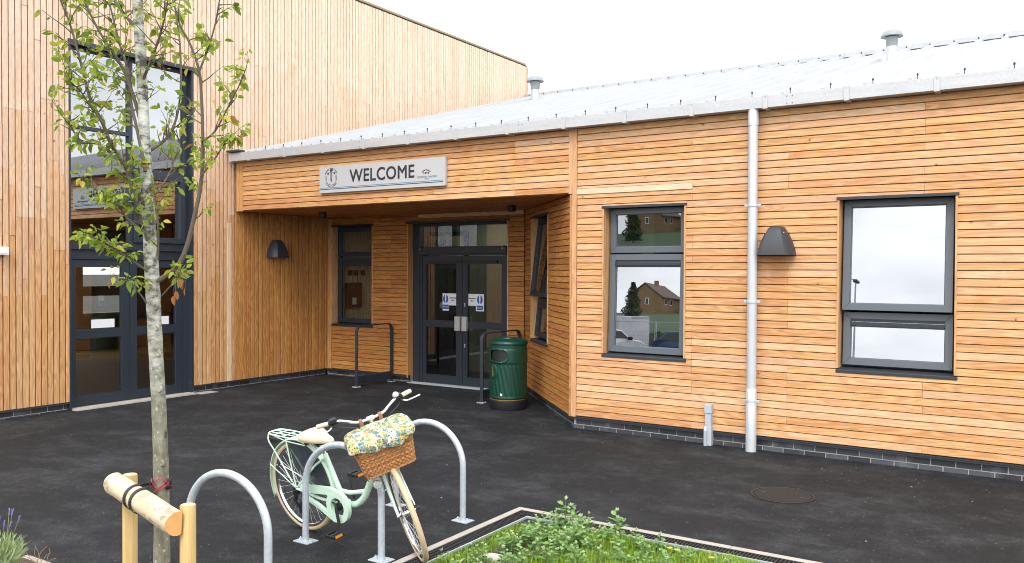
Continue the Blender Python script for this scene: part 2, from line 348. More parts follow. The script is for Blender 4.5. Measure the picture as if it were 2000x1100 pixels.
def m_housebrick():
    m, t, b = newmat('house_brick'); v = oc(t); n = noise(t, v, 3, 5); ln(t, ramp(t, n, [(.3, (.20, .115, .06)), (.7, (.30, .18, .10))]), b.inputs['Base Color']); b.inputs['Roughness'].default_value = .9; return m
M['housebrick'] = m_housebrick()
M['rooftile'] = plain('roof_tile', (.10, .055, .042), .8, 0, .2, 3)
M['carblue'] = plain('car_blue', (.02, .05, .12), .2, .3, .05)
M['carwhite'] = plain('car_white', (.75, .75, .77), .2, 0, .03)
M['carglass'] = plain('car_glass', (.01, .012, .014), .06)
M['wrap'] = plain('wrap_film', (.62, .62, .65), .5, 0, .25, 5, .3)
M['hedge'] = m_leaf('hedge_leaf', [(.03, .045, .015), (.08, .10, .03)], .1)

# ------------------------------------------------------------------ mesh builder
def woff(o):
    v = Vector((0, 0, 0))
    while o is not None: v += Vector(o.location); o = o.parent
    return v
class MB:
    def __init__(s): s.v = []; s.f = []; s.t = []; s.uv = []; s.sm = []
    def face(s, pts, tint=(.5, .5, 0), uv=None, smooth=False):
        k = len(s.v); s.v += [tuple(p) for p in pts]; s.f.append(tuple(range(k, k+len(pts)))); s.t.append(tint); s.sm.append(smooth)
        s.uv.append(uv or [(p[0]+p[1], p[2]) for p in pts])
    def add(s, vs, fs, tint=(.5, .5, 0), smooth=False):
        k = len(s.v); s.v += [tuple(p) for p in vs]
        for f in fs:
            s.f.append(tuple(k+i for i in f)); s.t.append(tint); s.sm.append(smooth)
            s.uv.append([(vs[i][0]+vs[i][1], vs[i][2]) for i in f])
    def box(s, a, b, mat=None, tint=(.5, .5, 0), smooth=False):
        x0, y0, z0 = a; x1, y1, z1 = b
        vs = [Vector(p) for p in ((x0, y0, z0), (x1, y0, z0), (x1, y1, z0), (x0, y1, z0), (x0, y0, z1), (x1, y0, z1), (x1, y1, z1), (x0, y1, z1))]
        if mat is not None: vs = [mat @ p for p in vs]
        s.add(vs, [(0, 3, 2, 1), (4, 5, 6, 7), (0, 1, 5, 4), (1, 2, 6, 5), (2, 3, 7, 6), (3, 0, 4, 7)], tint, smooth)
    def tube(s, pts, rad, n=8, caps=True, tint=(.5, .5, 0), closed=False, squash=None):
        pts = [Vector(p) for p in pts]; N = len(pts)
        rad = rad if isinstance(rad, (list, tuple)) else [rad]*N
        tg = []
        for i in range(N):
            a = pts[(i-1) % N] if (closed or i > 0) else pts[i]; b = pts[(i+1) % N] if (closed or i < N-1) else pts[i]
            d = (b-a); tg.append(d.normalized() if d.length > 1e-9 else Vector((0, 0, 1)))
        ref = Vector((0, 0, 1)) if abs(tg[0].z) < .9 else Vector((1, 0, 0))
        x = tg[0].cross(ref).normalized(); vs = []
        for i in range(N):
            x = (x-tg[i]*x.dot(tg[i])).normalized(); y = tg[i].cross(x)
            for k in range(n):
                a = 2*math.pi*k/n; cx, cy = math.cos(a), math.sin(a)
                if squash: cx *= squash[0]; cy *= squash[1]
                vs.append(pts[i]+(x*cx+y*cy)*rad[i])
        fs = []
        for i in range(N if closed else N-1):
            j = (i+1) % N
            for k in range(n): fs.append((i*n+k, i*n+(k+1) % n, j*n+(k+1) % n, j*n+k))
        s.add(vs, fs, tint, True)
        if caps and not closed:
            s.add(vs[:n], [tuple(range(n-1, -1, -1))], tint); s.add(vs[-n:], [tuple(range(n))], tint)
    def lathe(s, prof, c=(0, 0, 0), n=24, axis=None, tint=(.5, .5, 0), smooth=True):
        vs = []; m = axis or Matrix.Identity(3)
        for r, z in prof:
            for k in range(n):
                a = 2*math.pi*k/n; vs.append(Vector(c)+m @ Vector((r*math.cos(a), r*math.sin(a), z)))
        fs = []
        for i in range(len(prof)-1):
            for k in range(n): fs.append((i*n+k, i*n+(k+1) % n, (i+1)*n+(k+1) % n, (i+1)*n+k))
        s.add(vs, fs, tint, smooth)
        if prof[0][0] > 1e-4: s.add(vs[:n], [tuple(range(n-1, -1, -1))], tint)
        if prof[-1][0] > 1e-4: s.add(vs[-n:], [tuple(range(n))], tint)
    def prism(s, poly, d0, d1, fn, tint=(.5, .5, 0)):
        """poly: 2-D outline, fn(a,b,d) -> point"""
        n = len(poly); vs = [fn(a, b, d0) for a, b in poly]+[fn(a, b, d1) for a, b in poly]
        s.add(vs, [tuple(range(n-1, -1, -1)), tuple(range(n, 2*n))]+[(i, (i+1) % n, n+(i+1) % n, n+i) for i in range(n)], tint)
    def build(s, name, mat, parent=None, local=False, bevel=0, angle=35):
        me = bpy.data.meshes.new(name); off = Vector((0, 0, 0)) if (local or parent is None) else woff(parent)
        me.from_pydata([(p[0]-off.x, p[1]-off.y, p[2]-off.z) for p in s.v], [], s.f)
        a = me.attributes.new('tint', 'FLOAT_COLOR', 'CORNER'); uv = me.uv_layers.new(name='uv')
        tt = []; uu = []
        for i, f in enumerate(s.f):
            tt += [*s.t[i], 1.]*len(f)
            for q in s.uv[i]: uu += [q[0], q[1]]
        a.data.foreach_set('color', tt); uv.data.foreach_set('uv', uu)
        if any(s.sm):
            me.polygons.foreach_set('use_smooth', s.sm)
        me.update()
        if any(s.sm): me.set_sharp_from_angle(angle=R(angle))
        me.materials.append(M[mat] if isinstance(mat, str) else mat)
        o = bpy.data.objects.new(name, me); COL.objects.link(o); o.parent = parent
        if bevel:
            b = o.modifiers.new('bevel', 'BEVEL'); b.width = bevel; b.segments = 2; b.limit_method = 'ANGLE'; b.harden_normals = False
        return o

def tag(o, label=None, cat=None, group=None, kind=None):
    for k, v in (('label', label), ('category', cat), ('group', group), ('kind', kind)):
        if v: o[k] = v
    return o
def thing(name, loc, label, cat, group=None):
    o = bpy.data.objects.new(name, None); o.empty_display_size = .1; COL.objects.link(o); o.location = loc
    return tag(o, label, cat, group)
def dup(root, loc=None, rot=None, scale=None, label=None):
    def cp(o, par):
        c = o.copy(); COL.objects.link(c); c.parent = par
        for ch in list(o.children):
            if ch.name in bpy.data.objects: cp(ch, c)
        return c
    r = cp(root, None)
    if loc is not None: r.location = loc
    if rot is not None: r.rotation_euler = rot
    if scale is not None: r.scale = (scale,)*3
    if label: r['label'] = label
    return r
TXT = bpy.data.curves
def text(body, size, mat, parent, matrix, name='lettering', depth=.002, align='CENTER', sx=1., offset=0.0, spacing=1., local=False):
    c = TXT.new('txt', 'FONT'); c.bevel_depth = offset*1.6; c.bevel_resolution = 0; offset = 0; c.body = body; c.size = size; c.extrude = depth; c.align_x = align; c.align_y = 'CENTER'; c.offset = offset; c.space_character = spacing; c.resolution_u = 4
    o = bpy.data.objects.new('txt', c); COL.objects.link(o)
    dg = bpy.context.evaluated_depsgraph_get(); dg.update()
    me = bpy.data.meshes.new_from_object(o.evaluated_get(dg)); bpy.data.objects.remove(o)
    off = Vector((0, 0, 0)) if local else woff(parent)
    me.transform(Matrix.Translation(-off) @ matrix @ Matrix.Diagonal((sx, 1, 1, 1)))
    me.materials.clear(); me.materials.append(M[mat])
    o = bpy.data.objects.new(name, me); COL.objects.link(o); o.parent = parent
    return o

class Plane:
    def __init__(s, o, u): s.o = Vector(o); s.u = Vector(u).normalized(); s.n = s.u.cross(Vector((0, 0, 1)))
    def P(s, u, v, n=0): return s.o+s.u*u+Vector((0, 0, v))+s.n*n
    def mat(s, u=0, v=0, n=0):
        p = s.P(u, v, n); m = Matrix.Identity(4)
        for i in range(3): m[i][0] = s.u[i]; m[i][1] = (0, 0, 1)[i]; m[i][2] = s.n[i]; m[i][3] = p[i]
        return m
    def box(s, mb, u0, u1, v0, v1, n0, n1, tint=(.5, .5, 0), along='u'):
        q = lambda u, v, n: s.P(u, v, n)
        F = [((u0, v0, n1), (u1, v0, n1), (u1, v1, n1), (u0, v1, n1)), ((u0, v0, n0), (u0, v1, n0), (u1, v1, n0), (u1, v0, n0)),
             ((u0, v0, n0), (u1, v0, n0), (u1, v0, n1), (u0, v0, n1)), ((u0, v1, n0), (u0, v1, n1), (u1, v1, n1), (u1, v1, n0)),
             ((u0, v0, n0), (u0, v0, n1), (u0, v1, n1), (u0, v1, n0)), ((u1, v0, n0), (u1, v1, n0), (u1, v1, n1), (u1, v0, n1))]
        for f in F:
            uv = [((p[0], p[1]+p[2]) if along == 'u' else (p[1], p[0]+p[2])) for p in f]
            mb.face([q(*p) for p in f], tint, uv)
RW = Plane((0, 9.36, 0), (1, 0, 0))
BW = Plane((0, 11.5, 0), (1, 0, 0))
HW = Plane((-11.6, 0, 0), (0, 1, 0))
dgA, dgB = Vector((-7.17, 11.5, 0)), Vector((-5.14, 9.36, 0))
DW = Plane(dgA, dgB-dgA); DL = (dgB-dgA).length

def cut(rects, h):
    out = []
    for (a, b, c, d) in rects:
        x0, x1, y0, y1 = max(a, h[0]), min(b, h[1]), max(c, h[2]), min(d, h[3])
        if x0 >= x1-1e-6 or y0 >= y1-1e-6: out.append((a, b, c, d)); continue
        if a < x0-1e-6: out.append((a, x0, c, d))
        if x1 < b-1e-6: out.append((x1, b, c, d))
        if c < y0-1e-6: out.append((x0, x1, c, y0))
        if y1 < d-1e-6: out.append((x0, x1, y1, d))
    return out
rb = random.Random(3)
def hboards(mb, pl, u0, u1, v0, v1, holes=(), pitch=.0802, joints=(), tone=.5, tv=.14, pale=lambda u, v: 0, jp=.45):
    """horizontal rain-screen boards: lower edge proud, 7 mm shadow gap"""
    k = 0; v = v0
    while v < v1-.012:
        vt = min(v+pitch, v1)
        xs = [u0]+[j for j in joints if u0+.1 < j < u1-.1 and rb.random() < jp]+[u1]
        for a, b in zip(xs, xs[1:]):
            tint = (tone+rb.uniform(-tv, tv)+(-.12 if rb.random() < .07 else 0), rb.random(), pale((a+b)/2, v))
            rs = [(a+.0012, b-.0012, v, vt)]
            for h in holes: rs = cut(rs, h)
            for (p, q, c, d) in rs:
                g = .0042 if c == v else 0
                prof = [(c+g, -.012), (c+g+.001, .015), (c+g+.005, .019), (d-.006, .013), (d, .006)]
                if d-c < .03: prof = [(c+g, -.012), (c+g, .016), (d, .012)]
                for (va, na), (vb, nb) in zip(prof, prof[1:]):
                    mb.face([pl.P(p, va, na), pl.P(q, va, na), pl.P(q, vb, nb), pl.P(p, vb, nb)], tint, [(p, va-v), (q, va-v), (q, vb-v), (p, vb-v)])
                for e in (p, q):
                    mb.face([pl.P(e, prof[0][0], -.012)]+[pl.P(e, *x) for x in prof[1:]]+[pl.P(e, prof[-1][0], -.012)], tint)
        v += pitch; k += 1
def vboards(mb, pl, u0, u1, v0, v1, holes=(), pitch=.083, tone=.5, tv=.14, pale=lambda u, v: 0, joints=(), jp=.35, wv=0):
    u = u0
    while u < u1-.012:
        w = pitch*(1+wv*rb.uniform(-1, 1)); ut = min(u+w, u1); n1 = .012+rb.choice((0, .003, .006))
        ys = [v0]+[j+rb.choice((0, 0, .35)) for j in joints if v0+.1 < j < v1-.6 and rb.random() < jp]+[v1]
        for a, b in zip(ys, ys[1:]):
            tint = (tone+rb.uniform(-tv, tv), rb.random(), pale(u, (a+b)/2))
            rs = [(u+.0064, ut-.0064, a+.001, b-.001)]
            for h in holes: rs = cut(rs, h)
            for (p, q, c, d) in rs:
                if q-p < .004: continue
                e = min(.004, (q-p)*.3)
                prof = [(p, -.012), (p, n1-e), (p+e, n1), (q-e, n1), (q, n1-e), (q, -.012)]
                for (ua, na), (ub, nb) in zip(prof, prof[1:]):
                    mb.face([pl.P(ua, c, na), pl.P(ub, c, nb), pl.P(ub, d, nb), pl.P(ua, d, na)], tint, [(c, ua-u), (c, ub-u), (d, ub-u), (d, ua-u)])
                for e_, flip in ((c, 0), (d, 1)):
                    mb.face([pl.P(x, e_, n) for x, n in prof], tint)
        u += w
def core(mb, pl, u0, u1, v0, v1, holes=(), n0=-.24, n1=-.0125):
    rs = [(u0, u1, v0, v1)]
    for h in holes: rs = cut(rs, h)
    for (a, b, c, d) in rs: pl.box(mb, a, b, c, d, n0, n1)
def bricks(pl, u0, u1, v0, v1, parent, n=-.03, top=None):
    mb = MB(); mo = MB(); pl.box(mo, u0, u1, v0-.1, v1, n-.15, n-.006); row = 0; v = v1-.068
    while v > v0-.08:
        u = u0-.1125*(row % 2)+.03
        while u < u1:
            a, b = max(u, u0), min(u+.215, u1)
            if b-a > .02:
                tt = rb.random(); pl.box(mb, a, b, max(v, v0-.05), v+.066, n-.05, n+rb.uniform(-.001, .0015), (tt, rb.random(), 0))
            u += .225
        v -= .076; row += 1
    o = mb.build('brick_plinth', 'brick', parent, bevel=.002); mo.build('mortar', 'mortar', o)
    return o

# window ---------------------------------------------------------------------
def frame_ring(mb, P, a, b, c, d, w, n0, n1):
    """mitred ring a..b x c..d, width w; P(u,v,n)"""
    o = [(a, c), (b, c), (b, d), (a, d)]; i = [(a+w, c+w), (b-w, c+w), (b-w, d-w), (a+w, d-w)]
    e = .0012
    for k in range(4):
        l = (k+1) % 4
        A, B, C_, D_ = o[k], o[l], i[l], i[k]
        vs = [P(*q, n0) for q in (A, B, C_, D_)]+[P(*q, n1) for q in (A, B, C_, D_)]
        ch = [(A[0], A[1]), (B[0], B[1])]
        mb.add(vs, [(3, 2, 1, 0), (4, 5, 6, 7), (0, 1, 5, 4), (1, 2, 6, 5), (2, 3, 7, 6), (3, 0, 4, 7)])
def window(parent, pl, u0, u1, v0, v1, sashes, fr='frame', depth=.10, jamb='larch_plain', outer=.022, jt=.02, jambs=(1, 1), sash_w=.072, sill_out=.024):
    """u0..u1 clear opening; sashes = (v0, v1, tilt deg, vent, glass)"""
    mb = MB(); a, b = u0+jt, u1-jt
    frame_ring(mb, pl.P, a, b, v0+.02, v1-.01, outer+.035, -depth-.10, -depth-.045)
    w = mb.build('window', 'frame_dark', parent, bevel=.002)
    sm = MB()
    for (c, d, tilt, vent, gl) in sashes:
        mid = (c+d)/2; ct, st = math.cos(R(tilt)), math.sin(R(tilt)); nb = -depth-.03
        hinge = d if tilt > 1 else mid
        def Q(u, v, n, hinge=hinge, ct=ct, st=st, nb=nb):
            dv = v-hinge; nn = n
            return pl.P(u, hinge+dv*ct+nn*st, nb+nn*ct-dv*st)
        ua, ub = a+outer, b-outer
        frame_ring(sm, Q, ua, ub, c, d, sash_w, -.04, .03)
        frame_ring(sm, Q, ua+sash_w-.004, ub-sash_w+.004, c+sash_w-.004, d-sash_w+.004, .012, -.035, .012)
        gm = MB(); g0, g1, g2, g3 = ua+sash_w-.006, ub-sash_w+.006, c+sash_w-.006, d-sash_w+.006
        gm.face([Q(g0, g2, -.006), Q(g1, g2, -.006), Q(g1, g3, -.006), Q(g0, g3, -.006)])
        gm.build('pane', gl, w)
        if vent:
            vm = MB(); t0 = d-sash_w-.005
            for (x0, x1, n1) in ((t0-.022, t0, .020), (t0-.062, t0-.026, .034), (t0-.078, t0-.064, .022)):
                vs = [Q(u, v, n) for n in (-.005, n1) for (u, v) in ((g0, x0), (g1, x0), (g1, x1), (g0, x1))]
                vm.add(vs, [(3, 2, 1, 0), (4, 5, 6, 7), (0, 1, 5, 4), (1, 2, 6, 5), (2, 3, 7, 6), (3, 0, 4, 7)])
            vm.build('trickle_vent', 'frame_dark', w, bevel=.002)
    sm.build('sash', fr, w, bevel=.003)
    for x0, x1 in ((u0, u0+jt), (u1-jt, u1)):
        jb = MB(); pl.box(jb, x0, x1, v0+.03, v1-.022, -depth-.06, .026, (.55, rb.random(), .1), 'v'); jb.build('reveal', jamb, w)
    sl_ = MB(); s0 = pl
    pr_ = [(-depth-.05, .045), (.02, .018), (sill_out, .014), (sill_out, -.016), (sill_out-.008, -.016), (-depth-.05, -.004)]
    vs = [s0.P(u, v0+z, n) for u in (u0-.004, u1+.012) for n, z in pr_]; k = len(pr_)
    sl_.add(vs, [tuple(range(k)), tuple(range(2*k-1, k-1, -1))]+[(i, k+i, k+(i+1) % k, (i+1) % k) for i in range(k)])
    sl_.build('sill', 'flash', w, bevel=.002)
    hd = MB(); pl.box(hd, u0-.006, u1+.012, v1-.022, v1+.0, -depth-.05, .034); pl.box(hd, u0-.006, u1+.012, v1-.030, v1-.0225, .029, .034)
    hd.build('head_flashing', 'flash', w, bevel=.002)
    return w

# ------------------------------------------------------------------ ground
mb = MB(); mb.box((-260, -260, -.3), (200, 200, 0)); g = mb.build('ground', 'tarmac'); tag(g, kind='structure')

# ------------------------------------------------------------------ entrance building
EB = thing('school_building', (-5, 9.36, 0), 'low timber clad entrance building with white metal roof, dark windows and recessed doors', 'building')
ZT = 3.79
H2 = (-4.71, -3.63, .945, 2.79); H3 = (-1.95, -.822, .945, 2.78)
JT = (-3.545, -1.13, 1.6)
pal = lambda u, v: max(0, rb.gauss(.05, .13))
mb = MB(); hboards(mb, RW, -5.066, 3.9, .163, ZT, [H2, H3, (-5.066, -3.55, 2.947, 3.017)], joints=(-3.55, -2.46, -1.12, .9, 2.3), tone=.57, tv=.16, pale=pal)
mb.build('timber_cladding', 'larch', EB)
mb = MB(); hboards(mb, RW, -11.36, -5.186, 2.968, ZT, [], joints=(-10.05, -8.2, -7.35, -6.0), tone=.47, tv=.24, pale=lambda u, v: max(0, rb.gauss(-.02, .16)))
mb.build('canopy_beam', 'larch', EB)
mb = MB(); core(mb, RW, -5.14, 4, .14, ZT, [H2, H3]); core(mb, RW, -11.6, -5.14, 2.975, ZT, [])
mb.build('wall_core', 'membrane', EB)
mb = MB(); hboards(mb, BW, -11.46, -7.19, .13, 2.962, [(-11.46, -10.43, .95, 2.83), (-9.62, -7.49, 0, 2.84), (-9.37, -7.2, 2.895, 2.962)], joints=(-10.0,), tone=.46, tv=.2)
mb.build('recess_cladding', 'larch_shade_painted', EB)
mb = MB(); core(mb, BW, -11.6, -7.05, .105, 2.98, [(-11.46, -10.43, .95, 2.83), (-9.62, -7.49, -.1, 2.84)])
mb.build('recess_core', 'membrane', EB)
DH = (.50, 1.66, .915, 2.82)
mb = MB(); hboards(mb, DW, .03, DL-.045, .15, 2.955, [DH], joints=(1.2,), tone=.42, tv=.16)
mb.build('angled_cladding', 'larch_shade_painted', EB)
mb = MB(); core(mb, DW, .0, DL-.08, .125, 2.97, [DH]); mb.build('angled_core', 'membrane', EB)
# trims
mb = MB()
RW.box(mb, -5.135, -5.070, .155, ZT, -.02, .028, (.62, .3, .12), 'v')
mb.build('corner_trim', 'larch_plain', EB, bevel=.002)
mb = MB(); RW.box(mb, -5.185, -5.1365, 2.962, ZT, -.02, .026, (.5, .8, .25), 'v'); DW.box(mb, DL-.045, DL-.005, .15, 2.955, -.02, .028, (.5, .1, .1), 'v')
mb.build('corner_trim', 'larch_plain', EB, bevel=.002)
mb = MB(); RW.box(mb, -11.52, -11.45, 2.958, ZT, -.02, .024, (.52, .4, 0), 'v'); RW.box(mb, -11.448, -11.363, 2.958, ZT, -.02, .021, (.45, .7, 0), 'v')
mb.build('corner_trim', 'larch_plain', EB, bevel=.002)
mb = MB(); BW.box(mb, -11.56, -11.462, .13, 2.95, -.02, .028, (.5, .45, 0), 'v'); mb.build('corner_trim', 'larch_plain', EB, bevel=.002)
mb = MB(); RW.box(mb, -5.066, -3.552, 2.949, 3.016, -.01, .024, (.55, .2, .55)); o = mb.build('filler_board', 'pale_timber', EB, bevel=.002); o['label'] = 'pale unweathered filler board'
mb = MB(); BW.box(mb, -9.37, -7.2, 2.897, 2.960, -.01, .024, (.45, .6, .1)); o = mb.build('filler_board', 'pale_timber', EB, bevel=.002)
# soffit
mb = MB(); y = 9.375
while y < 11.6:
    t = (.42+rb.uniform(-.12, .12), rb.random(), 0)
    mb.add([(-11.6, y, 2.964), (-5.0, y, 2.964), (-5.0, y+.09, 2.964), (-11.6, y+.09, 2.964), (-11.6, y, 2.99), (-5., y, 2.99), (-5., y+.09, 2.99), (-11.6, y+.09, 2.99)], [(3, 2, 1, 0), (0, 1, 5, 4), (2, 3, 7, 6)], t)
    y += .096
mb.build('soffit', 'larch_shade_painted', EB)
mb = MB(); mb.box((-11.8, 9.38, 2.995), (4, 18, 3.05)); mb.build('ceiling', 'plaster', EB)
# flashing strip and plinth
mb = MB(); RW.box(mb, -5.145, 4, .127, .1475, -.05, .018); RW.box(mb, -5.145, 4, .148, .160, -.05, .026); mb.build('base_flashing', 'flash', EB, bevel=.002)
for p_, a_ in ((DW, (.02, DL-.01, .118, .146)), (BW, (-11.6, -9.60, .098, .128)), (BW, (-7.5, -7.17, .098, .128))):
    mb = MB(); p_.box(mb, *a_, -.05, .018); mb.build('base_flashing', 'flash', EB, bevel=.002)
bricks(RW, -5.12, 4, 0, .125, EB); bricks(DW, .0, DL-.02, 0, .117, EB); bricks(BW, -11.62, -9.62, 0, .097, EB); bricks(BW, -7.5, -7.13, 0, .097, EB)
# windows
window(EB, RW, *H2, [(2.215, 2.76, -.75, False, 'glass_top'), (.995, 2.195, 2.4, True, 'glass')], depth=.115)
window(EB, RW, *H3, [(1.585, 2.75, 4.8, False, 'glass'), (1.005, 1.565, 4.8, True, 'glass')], depth=.13)
window(EB, BW, -11.46, -10.43, .95, 2.82, [(2.24, 2.78, 0, False, 'glass_door'), (1.0, 2.22, 0, True, 'glass_door')], fr='frame_dark')
dw = window(EB, DW, DH[0], DH[1], .915, 2.82, [(1.60, 2.78, 6.2, False, 'glass_door'), (.985, 1.57, 5.5, True, 'glass_door')], fr='frame_dark', depth=.085)
# interior
mb = MB(); mb.box((-11.5, 11.74, .0), (4, 17, .012)); mb.build('floor', 'lobbyfloor', EB)
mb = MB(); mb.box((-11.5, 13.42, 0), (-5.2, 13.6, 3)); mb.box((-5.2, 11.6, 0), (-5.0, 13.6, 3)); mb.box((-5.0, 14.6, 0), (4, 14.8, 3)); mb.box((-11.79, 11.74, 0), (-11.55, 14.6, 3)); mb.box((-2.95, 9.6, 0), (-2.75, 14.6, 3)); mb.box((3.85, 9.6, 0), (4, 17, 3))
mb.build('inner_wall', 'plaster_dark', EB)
# entrance doors ------------------------------------------------------------
DP = Plane((0, 11.62, 0), (1, 0, 0))
mb = MB()
DP.box(mb, -9.60, -9.45, 0, 2.82, -.10, .0); DP.box(mb, -7.595, -7.51, 0, 2.82, -.10, .0)
DP.box(mb, -9.45, -7.595, 2.76, 2.82, -.10, -.001); DP.box(mb, -9.45, -7.595, 2.25, 2.40, -.10, .004)
DP.box(mb, -9.449, -9.40, 0, 2.25, -.09, -.012); DP.box(mb, -7.65, -7.596, 0, 2.25, -.09, -.012)
dfm = mb.build('door_frame', 'frame_dark', EB, bevel=.003)
mb = MB(); DP.box(mb, -9.45, -7.595, 2.275, 2.375, .005, .05); mb.build('operator_cover', 'frame_dark', dfm, bevel=.004)
for x in (-9.40, -7.66):
    mb = MB(); mb.lathe([(.0, .055), (.028, .05), (.042, .03), (.045, 0)], DP.P(x, 2.36, .0), 14, Matrix(((1, 0, 0), (0, 0, -1), (0, 1, 0)))); mb.build('door_sensor', 'black', dfm)
    mb = MB(); mb.lathe([(.0, .062), (.010, .058), (.010, .04)], DP.P(x-.005, 2.355, .0), 10, Matrix(((1, 0, 0), (0, 0, -1), (0, 1, 0)))); mb.build('sensor_lens', 'silver', dfm)
mb = MB(); mb.face([DP.P(-9.45, 2.40, -.05), DP.P(-7.595, 2.40, -.05), DP.P(-7.595, 2.76, -.05), DP.P(-9.45, 2.76, -.05)]); mb.build('pane', 'glass_door', dfm)
for a_ in ((-9.62, -9.60, .09, 2.80, -.13, .026, (.45, .3, 0), 'v'), (-7.51, -7.488, .12, 2.80, -.13, .026, (.62, .3, .1), 'v')):
    mb = MB(); BW.box(mb, *a_); mb.build('reveal', 'larch_plain', dfm)
mb = MB(); BW.box(mb, -9.64, -7.47, 2.80, 2.835, -.13, .05); mb.build('head_flashing', 'flash', dfm)
mb = MB(); DP.box(mb, -9.6, -7.5, -.01, .012, -.1, .16)
for k in range(3): DP.box(mb, -9.58, -7.52, .0125, .017, .02+k*.045, .045+k*.045)
mb.build('threshold', 'galv', dfm)
def leaf(x0, x1, hinge_left):
    mb = MB(); L = 0.02
    a, b = x0, x1; s = .075; ms = .155 if True else .1
    l, r = (s, .135) if hinge_left else (.10, s)
    n0, n1 = -.075, -.02
    DP.box(mb, a, a+l, L, 2.235, n0, n1); DP.box(mb, b-r, b, L, 2.235, n0, n1)
    DP.box(mb, a+l, b-r, L, .165, n0, n1-.0005); DP.box(mb, a+l, b-r, 1.0, 1.115, n0, n1-.0005); DP.box(mb, a+l, b-r, 2.095, 2.235, n0, n1-.0005)
    d = mb.build('door', 'frame_dark', EB, bevel=.003)
    g = MB()
    for c, e in ((.165, 1.0), (1.115, 2.095)): g.face([DP.P(a+l, c, -.05), DP.P(b-r, c, -.05), DP.P(b-r, e, -.05), DP.P(a+l, e, -.05)])
    g.build('pane', 'glass_door', d)
    return d
d1 = leaf(-9.398, -8.528, True); d2 = leaf(-8.522, -7.652, False)
def handle(d, x0, x1):
    mb = MB(); DP.box(mb, x0, x1, .955, 1.20, .03, .038); DP.box(mb, x0, x0+.012, .955, 1.20, -.018, .0295); DP.box(mb, x1-.02, x1, .955, 1.2, -.018, .0295)
    mb.build('handle', 'silver', d, bevel=.004)
handle(d1, -8.655, -8.545); handle(d2, -8.505, -8.405)
for z in (1.40, .70):
    mb = MB(); mb.lathe([(.013, 0), (.013, .006), (0, .007)], DP.P(-8.475, z+.02, -.02), 12, Matrix(((1, 0, 0), (0, 0, -1), (0, 1, 0)))); DP.box(mb, -8.482, -8.468, z-.03, z+.02, -.02, -.014); mb.build('lock', 'silver', d2)
mb = MB(); DP.box(mb, -9.28, -8.53, 2.115, 2.155, -.02, .015); mb.build('closer_arm', 'black', d1, bevel=.003)
mb = MB(); DP.box(mb, -8.52, -7.80, 2.120, 2.160, -.02, .015); mb.build('closer_arm', 'black', d2, bevel=.003)
def sticker(par, pl, u0, v1, flip, n=-.045, sc=1.):
    q = lambda u: u0+u*sc
    mb = MB()
    cu = (.30, .46) if flip else (0, .135)
    if flip: R_ = [(0, .16, -.20, 0), (.16, .32, -.29, 0)]
    else: R_ = [(0, .135, -.30, 0), (.135, .31, -.205, 0)]
    for (a, b, c, d) in R_: pl.box(mb, q(a), q(b), v1+c*sc, v1+d*sc, n, n+.002)
    o = mb.build('sticker', 'stickwhite', par)
    cx = .24 if flip else .0675
    mb = MB(); K = 24; pts = [(q(cx)+.058*sc*math.cos(2*math.pi*k/K), v1-.095*sc+.075*sc*math.sin(2*math.pi*k/K)) for k in range(K)]
    mb.face([pl.P(u, v, n+.004) for u, v in pts]); w = .064
    pl.box(mb, q(cx-w), q(cx+w), v1-.27*sc, v1-.195*sc, n+.002, n+.004)
    mb.build('sticker', 'stickblue', par)
    mb = MB(); pl.box(mb, q(cx-.014), q(cx+.014), v1-.128*sc, v1-.025*sc, n+.005, n+.006); pl.box(mb, q(cx-.012), q(cx+.012), v1-.163*sc, v1-.139*sc, n+.005, n+.006); mb.build('sticker', 'stickwhite', par)
    text('Keep clear', .026*sc, 'stickwhite', par, pl.mat(q(cx), v1-.232*sc, n+.006), depth=.001, offset=.0005)
    tx = .08 if flip else .222
    text('Automatic', .034*sc, 'ink', par, pl.mat(q(tx), v1-.075*sc, n+.004), depth=.001, offset=.0006)
    text('door', .034*sc, 'ink', par, pl.mat(q(tx), v1-.118*sc, n+.004), depth=.001, offset=.0006)
sticker(d1, DP, -8.972, 1.588, False); sticker(d2, DP, -8.42, 1.588, True)
mb = MB(); DW.box(mb, 1.40, 1.52, 1.20, 1.42, -.035, -.033); mb.build('sticker', 'stickwhite', dw)
mb = MB(); DW.box(mb, 1.41, 1.51, 1.21, 1.30, -.0325, -.0315); mb.build('sticker', 'stickblue', dw)
# roof -----------------------------------------------------------------------
SL = math.tan(R(15.37)); EY, EZ, RY = 9.30, 3.885, 18.6
zr = lambda y: EZ+(y-EY)*SL
mb = MB(); X0, X1 = -11.58, 4.2; per = .4225; base = -5.482-16*per
prof = []; x = base
while x < X1+per:
    prof += [(x-.036, 0), (x-.02, .06), (x+.02, .06), (x+.036, 0), (x+.15, .0), (x+.16, .006), (x+.26, .006), (x+.27, 0)]; x += per
prof = [(X0, 0)]+[(a, b) for a, b in prof if X0 < a < X1]+[(X1, 0)]
for (xa, za), (xb, zb) in zip(prof, prof[1:]):
    mb.face([(xa, EY-.02, zr(EY-.02)+za), (xb, EY-.02, zr(EY-.02)+zb), (xb, RY, zr(RY)+zb), (xa, RY, zr(RY)+za)])
x = base
while x < X1:
    if x > X0+.1: mb.face([(x-.036, EY-.02, zr(EY-.02)), (x+.036, EY-.02, zr(EY-.02)), (x+.02, EY-.02, zr(EY-.02)+.06), (x-.02, EY-.02, zr(EY-.02)+.06)])
    x += per
k = len(mb.v); mb.face([(X0, EY, EZ-.04), (X0, RY, zr(RY)-.04), (X1, RY, zr(RY)-.04), (X1, EY, EZ-.04)])
